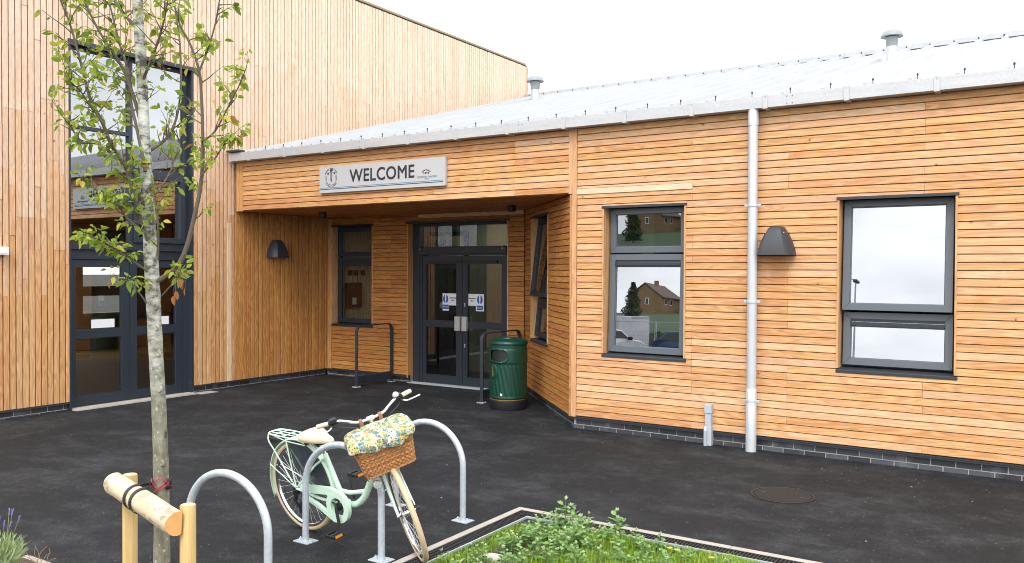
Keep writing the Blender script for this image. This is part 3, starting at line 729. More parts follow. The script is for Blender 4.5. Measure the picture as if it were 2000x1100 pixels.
mb.face([(X0, RY, zr(RY)), (X1, RY, zr(RY)), (X1, 27.5, EZ), (X0, 27.5, EZ)])
rf = mb.build('roof', 'roof', EB)
mb = MB(); mb.face([(X0, RY-.10, zr(RY-.1)+.12), (X1, RY-.10, zr(RY-.1)+.12), (X1, RY, zr(RY)+.14), (X0, RY, zr(RY)+.14)]); mb.face([(X0, RY, zr(RY)+.14), (X1, RY, zr(RY)+.14), (X1, RY+.15, zr(RY)+.03), (X0, RY+.15, zr(RY)+.03)])
mb.face([(X0, RY-.10, zr(RY-.1)+.025), (X1, RY-.10, zr(RY-.1)+.025), (X1, RY-.10, zr(RY-.1)+.12), (X0, RY-.10, zr(RY-.1)+.12)]); mb.build('ridge_cap', 'roof', rf)
mb = MB(); mb.box((-.056, RY-.115, zr(RY-.115)), (-.038, RY-.101, zr(RY-.1)+.085)); x = base; first = None
while x < X1:
    if x > X0+.1:
        if first is None: first = o = mb.build('ridge_closure', 'black', rf, local=True)
        else: o = first.copy(); COL.objects.link(o)
        o.location = Vector((x, 0, 0))-woff(rf)
    x += per
x = base+.05
pf = MB(); pf.tube([(0, 0, -.01), (0, 0, .055)], .004, 6); pf.lathe([(.004, .036), (.010, .04), (.011, .052), (.006, .062), (0, .063)], (0, 0, 0), 8)
first = None
while x < 3.0:
    if x > X0+.4:
        if first is None: first = o = pf.build('roof_fixing', 'black', rf, local=True)
        else: o = first.copy(); COL.objects.link(o)
        o.location = Vector((x, 9.44, zr(9.44)+.028))-woff(rf)
    x += per
# gutter
mb = MB(); mb.box((-11.53, 9.205, 3.775), (4.2, 9.225, 3.905)); mb.box((-11.53, 9.2255, 3.775), (4.2, 9.385, 3.79)); mb.box((-11.53, 9.365, 3.792), (4.2, 9.385, 3.87)); mb.box((-11.545, 9.205, 3.775), (-11.5305, 9.385, 3.905))
gu = mb.build('gutter', 'gutter', EB, bevel=.002)
xb = [-11.51, -11.06]+[-11.06+.838*k for k in range(1, 19)]
first = None
for x in xb:
    if first is None:
        b = MB(); b.box((-.027, 9.196, 3.762), (.027, 9.2045, 3.918)); b.box((-.027, 9.205, 3.762), (.027, 9.39, 3.7745)); b.box((-.027, 9.205, 3.906), (.027, 9.30, 3.916))
        b.lathe([(.007, 0), (.006, .004), (0, .006)], (0, 9.196, 3.895), 8, Matrix(((1, 0, 0), (0, 0, -1), (0, 1, 0))))
        first = o = b.build('gutter_bracket', 'gutter', gu, local=True, bevel=.002)
    else: o = first.copy(); COL.objects.link(o)
    o.location = Vector((x, 0, 0))-woff(gu)
mb = MB()
for jx in (-8.60, -5.83, -5.0+.0, -2.42):
    if jx == -5.0: continue
    for dx in (-.028, .028):
        for dz in (3.80, 3.875): mb.lathe([(.007, 0), (.006, .004), (0, .005)], (jx+dx, 9.205, dz), 8, Matrix(((1, 0, 0), (0, 0, -1), (0, 1, 0))))
mb.build('joint_bolts', 'inkgrey', gu)
mb = MB(); mb.box((-11.56, 9.16, 3.925), (-11.26, 9.30, 3.955)); mb.build('verge_flashing', 'flash', rf, bevel=.003)
# gable closing walls
mb = MB(); mb.face([(4, 9.36, 0), (4, 18.6, 0), (4, 18.6, zr(18.6)-.05), (4, 9.36, EZ-.05)]); mb.build('side_wall', 'larch_plain', EB)

# ------------------------------------------------------------------ hall
HB = thing('hall_building', (-11.6, 8, 0), 'tall hall with vertical larch boards and a two storey glazed door screen', 'building')
HO = (6.545, 8.54, 0, 5.20)
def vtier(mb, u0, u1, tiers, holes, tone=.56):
    """upright boards nailed in tiers; higher tiers paler, brighter light painted into the boards"""
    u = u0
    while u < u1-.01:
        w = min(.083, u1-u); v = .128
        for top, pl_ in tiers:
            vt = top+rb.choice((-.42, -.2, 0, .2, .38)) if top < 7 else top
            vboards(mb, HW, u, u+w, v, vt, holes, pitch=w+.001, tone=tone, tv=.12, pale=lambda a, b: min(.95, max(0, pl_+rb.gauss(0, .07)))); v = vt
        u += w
mb = MB(); HT = [(2.05, .04), (3.1, .26), (4.1, .58), (5.5, .82), (7.26, .95)]  # paleness per tier: washed-out light of the upper wall put into colour
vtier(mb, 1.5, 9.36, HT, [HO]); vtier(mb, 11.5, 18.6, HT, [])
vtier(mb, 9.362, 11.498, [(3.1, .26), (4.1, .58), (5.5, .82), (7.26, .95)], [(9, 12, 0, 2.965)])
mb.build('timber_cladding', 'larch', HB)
mb = MB(); vboards(mb, HW, 9.364, 11.498, .128, 2.962, [], tone=.56, tv=.24, pale=lambda a, b: 0)  # recess boards take the darker larch with shade in its colour
o = mb.build('timber_cladding', 'larch_shade_painted', HB); o['label'] = 'deep amber boards under the canopy, darkened by painted shade'
mb = MB(); core(mb, HW, 1.5, 18.6, .105, 7.26, [HO]); mb.build('wall_core', 'membrane', HB)
mb = MB(); mb.box((-20, 18.4, 0), (-11.84, 18.6, 7.26)); FW = Plane((-19.8, 0, 0), (0, 1, 0)); core(mb, FW, 1.5, 18.4, 0, 7.26, [(11.5, 12.6, .9, 1.32), (11.5, 12.6, 1.56, 2.06), (1.8, 4.8, .9, 2.1), (5.0, 8.0, .9, 2.1), (8.2, 11.2, .9, 2.1)], -.2, 0); mb.box((-20, 1.5, 7.27), (-11.62, 18.6, 7.35)); mb.box((-19.8, 1.5, 0), (-11.84, 1.7, 7.26))  # long openings in the far wall are added, unseen, to let light in
mb.build('inner_wall', 'hallwall', HB)
mb = MB(); mb.box((-19.8, 1.7, 0), (-11.84, 18.4, .012)); mb.build('floor', 'hallfloor', HB)
mb = MB(); HW.box(mb, 1.5, 18.63, 7.274, 7.289, -.3, .024); mb.build('roof_edge', 'flash', HB, bevel=.003)
mb = MB(); HW.box(mb, 18.585, 18.63, 0, 7.25, -.02, .03); mb.build('corner_trim', 'larch_plain', HB)
for a_ in ((1.5, 6.53), (8.55, 11.55)):
    mb = MB(); HW.box(mb, *a_, .098, .127, -.05, .016); mb.build('base_flashing', 'flash', HB)
bricks(HW, 1.5, 6.53, 0, .097, HB); bricks(HW, 8.56, 11.5, 0, .097, HB)
mb = MB(); HW.box(mb, 9.20, 9.283, .128, 2.76, -.01, .0235, (.6, .35, .3), 'v'); o = mb.build('filler_board', 'pale_timber', HB, bevel=.002); o['label'] = 'single pale new board'
# glazed screen
GP = Plane((-11.68, 0, 0), (0, 1, 0))
mb = MB(); gb = lambda a, b, c, d, n0=-.09, n1=0.: GP.box(mb, a, b, c, d, n0, n1)
gb(6.56, 6.605, 0, 5.15); gb(8.455, 8.515, 0, 5.15); gb(6.605, 8.455, 5.10, 5.15); gb(6.605, 8.455, 2.275, 2.385); gb(7.50, 7.56, 2.385, 5.10); gb(6.605, 7.50, 3.98, 4.03, -.09, -.002); gb(7.56, 8.455, 3.45, 3.52, -.09, -.002)
gs = mb.build('window', 'frame_dark', HB, bevel=.003)
for a_ in ((6.53, 6.56), (8.515, 8.545)):
    mb = MB(); HW.box(mb, *a_, .0, 5.17, -.18, .02); mb.build('reveal', 'frame_dark', gs)
mb = MB(); HW.box(mb, 6.52, 8.62, 5.16, 5.195, -.18, .05); HW.box(mb, 6.52, 8.62, 5.135, 5.159, .038, .05); mb.build('head_flashing', 'flash', gs)
mb = MB(); frame_ring(mb, GP.P, 7.565, 8.45, 2.39, 3.445, .085, -.05, .03); mb.build('sash', 'frame_dark', gs, bevel=.003)
for (a, b, c, d) in ((6.605, 7.50, 2.385, 3.98), (6.605, 7.50, 4.03, 5.10), (7.56, 8.455, 3.52, 5.10), (7.645, 8.37, 2.47, 3.365)):
    mb = MB(); mb.face([GP.P(a, c, -.045), GP.P(b, c, -.045), GP.P(b, d, -.045), GP.P(a, d, -.045)]); mb.build('pane', 'glass_screen', gs)
mb = MB(); GP.box(mb, 6.606, 8.454, 2.13, 2.2749, -.10, -.005); GP.box(mb, 6.58, 8.51, 2.27, 2.30, .0005, .03); gf = mb.build('door_frame', 'frame_dark', HB, bevel=.003)
mb = MB(); GP.box(mb, 8.43, 8.4545, .02, 2.13, -.09, -.004); mb.build('side_post', 'frame_dark', gf)
def hleaf(a, b, l, r):
    mb = MB(); q = lambda x0, x1, c, d, n=-.02: GP.box(mb, x0, x1, c, d, -.075, n)
    q(a, a+l, .025, 2.12); q(b-r, b, .025, 2.12); q(a+l, b-r, .025, .165, -.0205); q(a+l, b-r, .99, 1.12, -.0205); q(a+l, b-r, 2.015, 2.12, -.0205)
    d = mb.build('door', 'frame_dark', HB, bevel=.003)
    m2 = MB()
    for c, e in ((.165, .99), (1.12, 2.015)): m2.face([GP.P(a+l, c, -.05), GP.P(b-r, c, -.05), GP.P(b-r, e, -.05), GP.P(a+l, e, -.05)])
    m2.build('pane', 'glass_hall', d); return d
h1 = hleaf(6.608, 7.517, .085, .13); h2 = hleaf(7.523, 8.428, .115, .118)
for d_, u0 in ((h1, 6.93), (h2, 7.84)):
    mb = MB(); GP.box(mb, u0, u0+.36, 1.13, 1.255, -.047, -.045); mb.build('sticker', 'stickwhite', d_)
mb = MB(); mb.box((-11.78, 6.57, -.01), (-11.48, 8.55, .018)); [mb.box((-11.66+k*.04, 6.6, .0185), (-11.64+k*.04, 8.53, .023)) for k in range(4)]; mb.build('threshold', 'stone', HB)
mb = MB(); mb.box((-11.62, 8.551, -.01), (-11.40, 8.88, .006)); mb.build('threshold', 'kerb', HB)

# small wall box at the far left
t = thing('wall_box', HW.P(5.6, 2.22, .02), 'small white plastic box fixed to the vertical boards at the left', 'wall fitting')
mb = MB(); mb.box((0, -.085, -.055), (.09, .085, .055)); mb.build('housing', 'white', t, local=True, bevel=.01)
mb = MB(); mb.box((.0905, -.05, -.03), (.096, .05, .03)); mb.build('cover', 'white', t, local=True, bevel=.004)

# ------------------------------------------------------------------ sign
t = thing('welcome_sign', RW.P(-8.323, 3.365, .02), 'grey rectangular WELCOME sign with school crest on the timber canopy', 'sign')
SP = Plane(RW.P(-8.323, 3.365, .02), (1, 0, 0)); hw, hh = 1.215, .20
mb = MB(); SP.box(mb, -hw, hw, -hh, hh, 0, .045); mb.build('panel', 'signgrey', t, bevel=.003)
text('WELCOME', .262, 'ink', t, SP.mat(.043, .022, .047), 'lettering', sx=.95, offset=.0025, spacing=1.06)
mb = MB(); SP.box(mb, -hw+.003, hw-.04, -.128, -.120, .0455, .047); mb.build('stripe', 'bluestripe', t)
mb = MB(); SP.box(mb, -hw+.003, hw-.04, -.150, -.140, .0455, .047); mb.build('stripe', 'navy', t)
cx, cy = -.965, .03
def ring(mb, x, y, rx, ry, w, a0, a1, n=28):
    for k in range(n):
        p, q = R(a0+(a1-a0)*k/n), R(a0+(a1-a0)*(k+1)/n)
        mb.face([SP.P(x+(rx-w)*math.cos(p), y+(ry-w)*math.sin(p), .047), SP.P(x+rx*math.cos(p), y+ry*math.sin(p), .047), SP.P(x+rx*math.cos(q), y+ry*math.sin(q), .047), SP.P(x+(rx-w)*math.cos(q), y+(ry-w)*math.sin(q), .047)])
mb = MB(); ring(mb, cx, cy, .118, .118, .007, 165, 375); ring(mb, cx, cy-.015, .100, .10, .006, 40, 80); ring(mb, cx, cy-.015, .1, .1, .006, 100, 140); ring(mb, cx, cy-.015, .1, .1, .006, -10, 25); ring(mb, cx, cy-.015, .1, .1, .006, 155, 190)
for sx in (-.066, .066):
    pts = []
    for k in range(10):
        a = math.pi/2+k*math.pi/5; rr = .026 if k % 2 == 0 else .011; pts.append(SP.P(cx+sx+rr*math.cos(a), cy+.062+rr*math.sin(a), .0475))
    for k in range(10): mb.face([SP.P(cx+sx, cy+.062, .0475), pts[k], pts[(k+1) % 10]])
mb.face([SP.P(cx-.017, cy-.03, .0478), SP.P(cx, cy-.078, .0478), SP.P(cx+.017, cy-.03, .0478)])
for (a, b, c, d) in ((-.028, .028, .10, .118), (-.028, -.016, .118, .134), (-.006, .006, .118, .134), (.016, .028, .118, .134), (-.02, .02, .09, .10)):
    SP.box(mb, cx+a, cx+b, cy+c, cy+d, .0455, .0478)
mb.build('crest', 'ink', t)
mb = MB(); SP.box(mb, cx-.017, cx+.017, cy-.03, cy+.09, .0455, .0477); mb.build('crest', 'inkgrey', t)
def arc_text(s, r, a0, a1, size, flip):
    for k, ch in enumerate(s):
        if ch == ' ': continue
        a = a0+(a1-a0)*k/(len(s)-1); p = (cx+r*math.cos(R(a)), cy+r*math.sin(R(a))); ro = R(a-90) if not flip else R(a+90)
        text(ch, size, 'ink', t, SP.mat(*p, .047) @ Matrix.Rotation(ro, 4, 'Z'), 'crest_letter', depth=.0008)
arc_text('Ashby Hastings', .138, 152, 28, .042, False); arc_text('PRIMARY SCHOOL', .139, 220, 320, .028, True)
mb = MB(); ring(mb, .875, -.065, .105, .105, .012, 42, 138, 16)
for k in range(4):
    x = .836+k*.027
    mb.face([SP.P(x+.009*math.cos(a*math.pi/6), -.008+.015*math.sin(a*math.pi/6), .047) for a in range(12)])
mb.build('logo', 'ink', t)
text('Symphony Learning', .047, 'inkgrey', t, SP.mat(.885, -.058, .047), 'logo_lettering', depth=.0008, sx=.95)
text('TRUST', .026, 'inkgrey', t, SP.mat(.885, -.092, .047), 'logo_lettering', depth=.0008)

# ------------------------------------------------------------------ lamps on walls
def wall_lamp(pl, u, v, label):
    t = thing('wall_lamp', pl.P(u, v, .02), label, 'wall lamp', 'wedge shaped lamps on the timber walls')
    ang = math.atan2(pl.u.y, pl.u.x); t.rotation_euler = (0, 0, ang)
    # local: x along wall, -y outward
    lv = [(-.152, .205, 0), (-.085, .198, 0), (-.01, .180, 0), (.07, .150, 0), (.145, .108, 0), (.157, .09, 0)]
    vs = []; K = 15
    for z, d, _ in lv:
        w = {0: .205, 1: .192, 2: .168, 3: .132, 4: .085, 5: .070}[lv.index((z, d, _))]
        for k in range(K):
            a = math.pi*k/(K-1); cx_ = -w*math.cos(a); s_ = math.sin(a)
            yy = -d*min(1, s_*1.25)**.8 if 0 < k < K-1 else 0
            if 5 <= k <= 9: cx_ = (-.30+.15*(k-5))*w*.75; yy = -d
            vs.append((cx_, yy, z))
    fs = []
    for i in range(len(lv)-1):
        for k in range(K-1): fs.append((i*K+k, i*K+k+1, (i+1)*K+k+1, (i+1)*K+k))
    fs.append(tuple(range((len(lv)-1)*K, len(lv)*K)))
    mb = MB(); mb.add(vs, fs, smooth=True); mb.build('lamp_shade', 'lampgrey', t, local=True, angle=28)
    mb = MB(); mb.add([(x*.95, y*.95, z+.012) for x, y, z in vs[:K]], [tuple(range(K-1, -1, -1))]); mb.build('diffuser', 'amberglass', t, local=True)
    mb = MB()
    for x in (-.10, .10): mb.lathe([(.006, 0), (.005, .003), (0, .004)], (x, -.115, .09), 8, Matrix(((1, 0, 0), (0, 0, -1), (0, 1, 0))))
    mb.build('screw', 'silver', t, local=True)
    return t
M['lampgrey'] = plain('lamp_grey', (.030, .034, .040), .45)
M['amberglass'] = plain('lamp_diffuser', (.42, .22, .09), .4)
wall_lamp(RW, -2.575, 2.325, 'dark grey wedge lamp on the horizontal boards right of the drainpipe')
wall_lamp(HW, 10.23, 2.355, 'dark wedge lamp on the vertical boards inside the entrance recess')
for x, y, lb in ((-10.44, 10.25, 'small black downlight under the canopy, the one nearer the hall wall'), (-6.86, 10.60, 'small black downlight under the canopy, the one nearer the angled wall')):
    t = thing('downlight', (x, y, 2.963), lb, 'downlight', 'downlights under the canopy')
    mb = MB(); mb.lathe([(.062, 0), (.062, -.085), (.05, -.09), (.045, -.07), (0, -.068)], (0, 0, 0), 18); mb.build('housing', 'black', t, local=True)
    mb = MB(); mb.lathe([(0, -.0695), (.04, -.0695)], (0, 0, 0), 14); mb.build('lens', 'inkgrey', t, local=True)

# ------------------------------------------------------------------ drainpipe and duct
M['pipegalv'] = plain('pipe_galvanised', (.54, .56, .58), .4, .3, .10, 5)
t = thing('drainpipe', (-2.825, 9.262, 0), 'tall galvanised drainpipe running from the gutter to the ground', 'drainpipe')
mb = MB(); mb.lathe([(.053, 0.0), (.053, .62), (.053, 3.76)], (0, 0, 0), 24); mb.build('pipe', 'pipegalv', t, local=True)
for z0, z1 in ((.0, .70), (3.60, 3.785)):
    mb = MB(); mb.lathe([(.0535, z0), (.058, z0+.001), (.058, z1-.01), (.0535, z1)], (0, 0, 0), 24); mb.build('socket', 'pipegalv', t, local=True)
for z in (.56, 1.66, 2.72):
    mb = MB(); mb.lathe([(.054, z-.014), (.061, z-.014), (.061, z+.014), (.054, z+.014)], (0, 0, 0), 24)
    for sx in (-1, 1): mb.box((sx*.074-.016, -.006, z-.014), (sx*.074+.016, .006, z+.014)); mb.lathe([(.006, 0), (.006, .006), (0, .007)], (sx*.078, -.006, z), 8, Matrix(((1, 0, 0), (0, 0, -1), (0, 1, 0))))
    mb.box((-.012, .05, z-.012), (.012, .10, z+.012)); mb.build('bracket', 'pipegalv', t, local=True, bevel=.0015)
M['ductgrey'] = plain('duct_grey', (.40, .43, .45), .45, 0, .05)
t = thing('cable_duct', (-3.328, 9.30, 0), 'short pale grey cable duct standing against the brick plinth', 'cable duct')
mb = MB(); mb.box((-.042, -.02, 0), (.042, .055, .22)); mb.add([(-.042, -.04, .0), (-.005, -.05, .0), (-.005, -.05, .17), (-.042, -.04, .17), (-.042, -.02, 0), (-.005, -.0201, 0), (-.005, -.0201, .22), (-.042, -.0201, .22)], [(0, 1, 2, 3), (3, 2, 6, 7), (1, 5, 6, 2), (4, 0, 3, 7)]); mb.build('boot', 'ductgrey', t, local=True, bevel=.004)
mb = MB(); mb.box((-.036, -.015, .2205), (.036, .05, .37)); mb.box((-.03, -.0165, .23), (.03, -.0151, .36)); mb.build('duct', 'ductgrey', t, local=True, bevel=.003)
mb = MB(); mb.box((-.043, -.024, .3705), (.043, .055, .47)); mb.build('cap', 'ductgrey', t, local=True, bevel=.006)

# ------------------------------------------------------------------ roof vents
def vent(x, y, label, h, k):
    z = zr(y); t = thing('roof_vent', (x, y, z), label, 'roof vent', 'mushroom vents on the metal roof'); t.scale = (k, k, k)
    mb = MB(); mb.lathe([(.135, -.12), (.13, -.1), (.125, h), (.12, h)], (0, 0, 0), 24); mb.build('pipe', 'gutter', t, local=True)
    mb = MB(); mb.lathe([(.124, h-.01), (.13, h), (.155, h+.22), (.15, h+.22)], (0, 0, 0), 24); mb.build('collar', 'ventgrey', t, local=True)
    mb = MB(); mb.lathe([(.10, h+.2201), (.10, h+.27)], (0, 0, 0), 20); mb.build('mesh_band', 'frame', t, local=True)
    mb = MB(); mb.lathe([(.24, h+.235), (.255, h+.225), (.26, h+.235), (.24, h+.31), (.19, h+.365), (.11, h+.40), (0, h+.412)], (0, 0, 0), 28); mb.build('cap', 'ventgrey', t, local=True)
M['ventgrey'] = plain('vent_grey', (.25, .275, .285), .5, 0, .06)
vent(-2.28, 14.83, 'larger looking grey mushroom vent towards the right end of the white roof', .36, .66)
vent(-10.02, 16.45, 'small looking grey mushroom vent on the roof beside the tall hall', .33, .78)

# ------------------------------------------------------------------ bin
t = thing('litter_bin', (-6.66, 10.22, 0), 'dark green ribbed litter bin with domed lid beside the doors', 'bin')
t.rotation_euler = (0, 0, 0)
def cyl(r, a, z): return (r*math.cos(a), r*math.sin(a), z)
SLOT = R(-57-36); EMB = R(-57-53)     # direction the slot faces (camera is at -57 deg)
vs = []; NA, NZ = 180, 66; z0, z1 = .17, .955
mb = MB(); idx = {}
for j in range(NZ+1):
    z = z0+(z1-z0)*j/NZ
    for i in range(NA):
        a = 2*math.pi*i/NA; r = .272-.006*(z-.17)
        da = (a-EMB+math.pi) % (2*math.pi)-math.pi; ds = (a-SLOT+math.pi) % (2*math.pi)-math.pi
        if .19 < z < .66:
            ph = (a-EMB)*13/1.0+(z-.2)*9.5; fade = min(1, (z-.19)/.05, (.66-z)/.05)*max(0, min(1, (abs(da)-.30)/.05 if z > .42 else 1))
            fade *= max(0, min(1, (1.75-abs(da))/.4)); r += .008*fade*(abs(math.sin(ph/1.0))-.5)
        if z > .655: r += .007*min(1, (z-.655)/.02)
        if z > .865: r -= .006
        if abs(z-.18) < .012: r += .004
        e = (ds/.56)**2+((z-.775)/.095)**2; e4 = (abs(ds)/.56)**3+(abs(z-.775)/.088)**3
        if 1.0 < e4 < 1.45: r += .010*math.sin((e4-1)/.45*math.pi)
        ee = (da/.28)**2+((z-.55)/.105)**2
        if ee < 1: r += .009
        vs.append(cyl(r, a, z)); idx[(i, j)] = e4 < 1
fs = []
for j in range(NZ):
    for i in range(NA):
        k = (i+1) % NA
        if all(idx[q] for q in ((i, j), (k, j), (i, j+1), (k, j+1))): continue
        fs.append((j*NA+i, j*NA+k, (j+1)*NA+k, (j+1)*NA+i))
mb.add(vs, fs, smooth=True); mb.build('body', 'bingreen', t, local=True, angle=60)
mb = MB(); mb.lathe([(.272, .93), (.281, .935), (.283, .945), (.276, .965), (.25, .99), (.2, 1.005), (.13, 1.010), (.12, 1.025), (.06, 1.03), (0, 1.03)], (0, 0, 0), 48); mb.build('lid', 'bingreen', t, local=True, angle=50)
mb = MB(); mb.lathe([(.255, .2), (.255, .95)], (0, 0, 0), 40); mb.build('liner', 'black', t, local=True)
mb = MB(); mb.lathe([(.262, 0), (.272, .02), (.272, .125), (.258, .14), (.258, .172)], (0, 0, 0), 40); mb.build('base', 'black', t, local=True)
mb = MB(); mb.lathe([(.262, .136), (.270, .139), (.270, .147), (.262, .150)], (0, 0, 0), 40); mb.build('band', 'gold', t, local=True)
mb = MB()
def onb(da, z, n): return cyl(.281+n, EMB+da, z)
for pts in ([(-.01, .60), (.03, .60), (.045, .575), (.03, .55), (-.01, .55), (-.025, .575)], [(-.05, .545), (.06, .545), (.05, .51), (.09, .49), (.085, .475), (.04, .49), (.045, .455), (.0, .455), (-.005, .5), (-.01, .455), (-.055, .455)]):
    mb.face([onb(a*1.1, z+.02, .001) for a, z in pts])
mb.build('emblem', 'gold', t, local=True)
mb = MB(); mb.add([cyl(.279, SLOT+.2+d, z) for d, z in ((0, .215), (.11, .205), (.11, .24), (0, .245))], [(0, 1, 2, 3)]); mb.build('maker_label', 'stickwhite', t, local=True)

# ------------------------------------------------------------------ guard rails
def rail(x, y0, y1, label):
    t = thing('door_guard_rail', (x, y0, 0), label, 'guard rail', 'guard rails beside the entrance doors')
    L = y1-y0; mb = MB(); h, r, c = 1.04, .10, .026
    arc = lambda cy, cz, a0, a1: [(0, cy+r*math.cos(R(a0+(a1-a0)*k/6)), cz+r*math.sin(R(a0+(a1-a0)*k/6))) for k in range(7)]
    pts = [(0, 0, 0)]+arc(r, h-r, 180, 90)+arc(L-r, h-r, 90, 0)+[(0, L, 0)]
    vs = []
    for i, p in enumerate(pts):     # flat bar 50 x 12
        p = Vector(p); a = Vector(pts[max(0, i-1)]); b = Vector(pts[min(len(pts)-1, i+1)]); d = (b-a).normalized(); n = Vector((0, -d.z, d.y))
        for sx, sn in ((-.028, -.009), (.028, -.009), (.028, .009), (-.028, .009)): vs.append(p+Vector((sx, 0, 0))+n*sn)
    fs = [(i*4+k, i*4+(k+1) % 4, i*4+4+(k+1) % 4, i*4+4+k) for i in range(len(pts)-1) for k in range(4)]
    mb.add(vs, fs, smooth=True); mb.build('hoop', 'frame_dark', t, local=True)
    mb = MB(); mb.box((-.02, .012, .055), (.02, L-.012, .19)); mb.build('kick_plate', 'frame_dark', t, local=True, bevel=.003)
    for y in (0, L):
        mb = MB(); mb.box((-.055, y-.055, 0), (.055, y+.055, .010)); [mb.lathe([(.008, .01), (.008, .018), (0, .02)], (sx, y+sy, 0), 8) for sx in (-.042, .042) for sy in (-.038, .038)]; mb.build('base_plate', 'galv', t, local=True)
    return t
rail(-9.945, 10.55, 11.44, 'dark metal guard rail left of the doors below the recess window')
rail(-7.235, 10.37, 11.42, 'dark metal guard rail standing behind the green bin')

# ------------------------------------------------------------------ manhole, kerb, drain, planting
t = thing('manhole_cover', (-2.03, 7.60, 0), 'round rusty manhole cover set in the black tarmac', 'manhole cover')
M['rust'] = plain('rust_iron', (.018, .016, .015), .8, .2, .5, 14, .5)
mb = MB(); mb.lathe([(.275, -.01), (.275, .007), (.255, .007), (.252, .002), (.25, -.01)], (0, 0, 0), 48); mb.build('rim', 'grate', t, local=True)
mb = MB(); mb.lathe([(.247, -.01), (.247, .006), (0, .007)], (0, 0, 0), 40)
mb.build('cover', 'rust', t, local=True)
for x_, y_ in ((-.17, 0), (.17, 0)):
    mb = MB(); mb.lathe([(.018, .0065), (.014, .0078), (0, .0078)], (x_, y_, 0), 12); mb.build('keyhole', 'black', t, local=True)
KX, KY = -3.765, 5.955
def channel(label, x0, y0, dirx, L):
    t = thing('drain_channel', (x0, y0, 0), label, 'drain channel', 'slotted drain channels round the grass bed')
    return t
t = thing('drain_channel', (KX, KY, 0), 'pale kerb and black slotted drain edging the grass bed corner', 'drain channel')
def edge(mb, w0, w1, z0, z1, lx=9.0, ly=2.88):
    # L-shaped strip: along +X (top) and -Y (left); w measured inwards
    mb.box((KX+w0, KY-w1, z0), (KX+lx, KY-w0, z1)); mb.box((KX+w0, KY-ly, z0), (KX+w1, KY-w1-.0005, z1))
mb = MB()
for k in range(10): mb.box((KX+.91*k+.002+(0 if k else 0), KY-.058, -.1), (KX+.91*(k+1)-.002, KY, .014)); 
for k in range(3): mb.box((KX, KY-.060-.91*(k+1)+.004, -.1), (KX+.058, KY-.060-.91*k, .014))
mb.build('kerb', 'kerb', t, bevel=.004)
mb = MB(); edge(mb, .0585, .195, -.1, .0015); mb.build('channel_bed', 'black', t)
mb = MB()
x = .085
while x < 6: mb.box((KX+x, KY-.188, .002), (KX+x+.012, KY-.066, .011)); x += .026
y = .21
while y < 2.86: mb.box((KX+.066, KY-y-.012, .002), (KX+.188, KY-y, .011)); y += .026
for w in (.0625, .122, .185): edge(mb, w, w+.007, .0016, .0105, 6, 3)
mb.build('grating', 'grate', t)
mb = MB(); edge(mb, .1955, .208, -.1, .016); mb.build('edge_strip', 'galv', t)
mb = MB(); BX, BY = KX+.2085, KY-.2085
NX, NY = 60, 44; vs = []
rs_ = random.Random(5)
for j in range(NY+1):
    for i in range(NX+1):
        x, y = BX+i*(8/NX), BY-j*(2.66/NY); ed = min(x-BX, BY-y, .5)
        vs.append((x, y, -.012+ed*.07+.02*math.sin(x*5)*math.sin(y*4)*min(1, ed*3)))
mb.add(vs, [(j*(NX+1)+i, (j+1)*(NX+1)+i, (j+1)*(NX+1)+i+1, j*(NX+1)+i+1) for j in range(NY) for i in range(NX)], smooth=True)
tag(mb.build('soil_bed', 'soil'), kind='structure')
def bedz(x, y):
    ed = min(x-BX, BY-y, .5); return -.012+max(0, ed)*.07+.02*math.sin(x*5)*math.sin(y*4)*min(1, max(0, ed)*3)
# grass: one sheet of blades
mb = MB(); rg = random.Random(11)
SC_ = gz(968, 1098)
def stone_area(x, y): return ((x-SC_.x)/.17)**2+((y-SC_.y)/.13)**2 < 1
def patchy(x, y): return math.sin(x*6.1+y*2.3)+math.sin(y*7.7-x*3.1)+math.sin(x*2.9+1)*.8
cnt = 0
while cnt < 44000:
    x = BX+.005+rg.random()**1.3*5.2; y = BY-.005-rg.random()**1.4*2.2
    if stone_area(x, y): continue
    pt = patchy(x, y)
    if pt < -1.9 and rg.random() < .6: continue
    if y < 5.25-(0 if x > -1.6 else 0) and x > -.9 and rg.random() < .6: continue
    cnt += 1
    h = rg.uniform(.035, .10)*(1+.25*pt); h = max(.016, h*(.38+.62*min(1, min(x-BX, BY-y)/.30)))
    a = rg.random()*6.283; w = rg.uniform(.0016, .003); l = rg.uniform(.15, .7)*h; z = bedz(x, y)-.004
    dx, dy = math.cos(a), math.sin(a); px, py = -dy*w, dx*w
    tn = (min(1, max(0, rg.gauss(.45, .2)+.08*pt)), rg.random(), 0)
    mb.face([(x-px, y-py, z), (x+px, y+py, z), (x+dx*l*.35+px*.7, y+dy*l*.35+py*.7, z+h*.6), (x+dx*l*.35-px*.7, y+dy*l*.35-py*.7, z+h*.6)], tn)
    mb.face([(x+dx*l*.35-px*.7, y+dy*l*.35-py*.7, z+h*.6), (x+dx*l*.35+px*.7, y+dy*l*.35+py*.7, z+h*.6), (x+dx*l, y+dy*l, z+h)], tn)
tag(mb.build('grass', 'grass'), kind='stuff')
# stones showing through the grass
for k, (x, y, s_, lb) in enumerate(((gz(968, 1098).x, gz(968, 1098).y, .085, 'flat pale stone half hidden by weeds near the photo edge'),)):
    mb = MB(); rs2 = random.Random(k); n = 11; top = [(x+s_*(1+.25*rs2.uniform(-1, 1))*math.cos(6.283*i/n), y+s_*.7*(1+.25*rs2.uniform(-1, 1))*math.sin(6.283*i/n)) for i in range(n)]
    zb = bedz(x, y); mb.prism(top, zb-.03, zb+.03, lambda a, b, d: Vector((a, b, d))); tag(mb.build('stone', 'stone', bevel=.012), lb, 'stone')

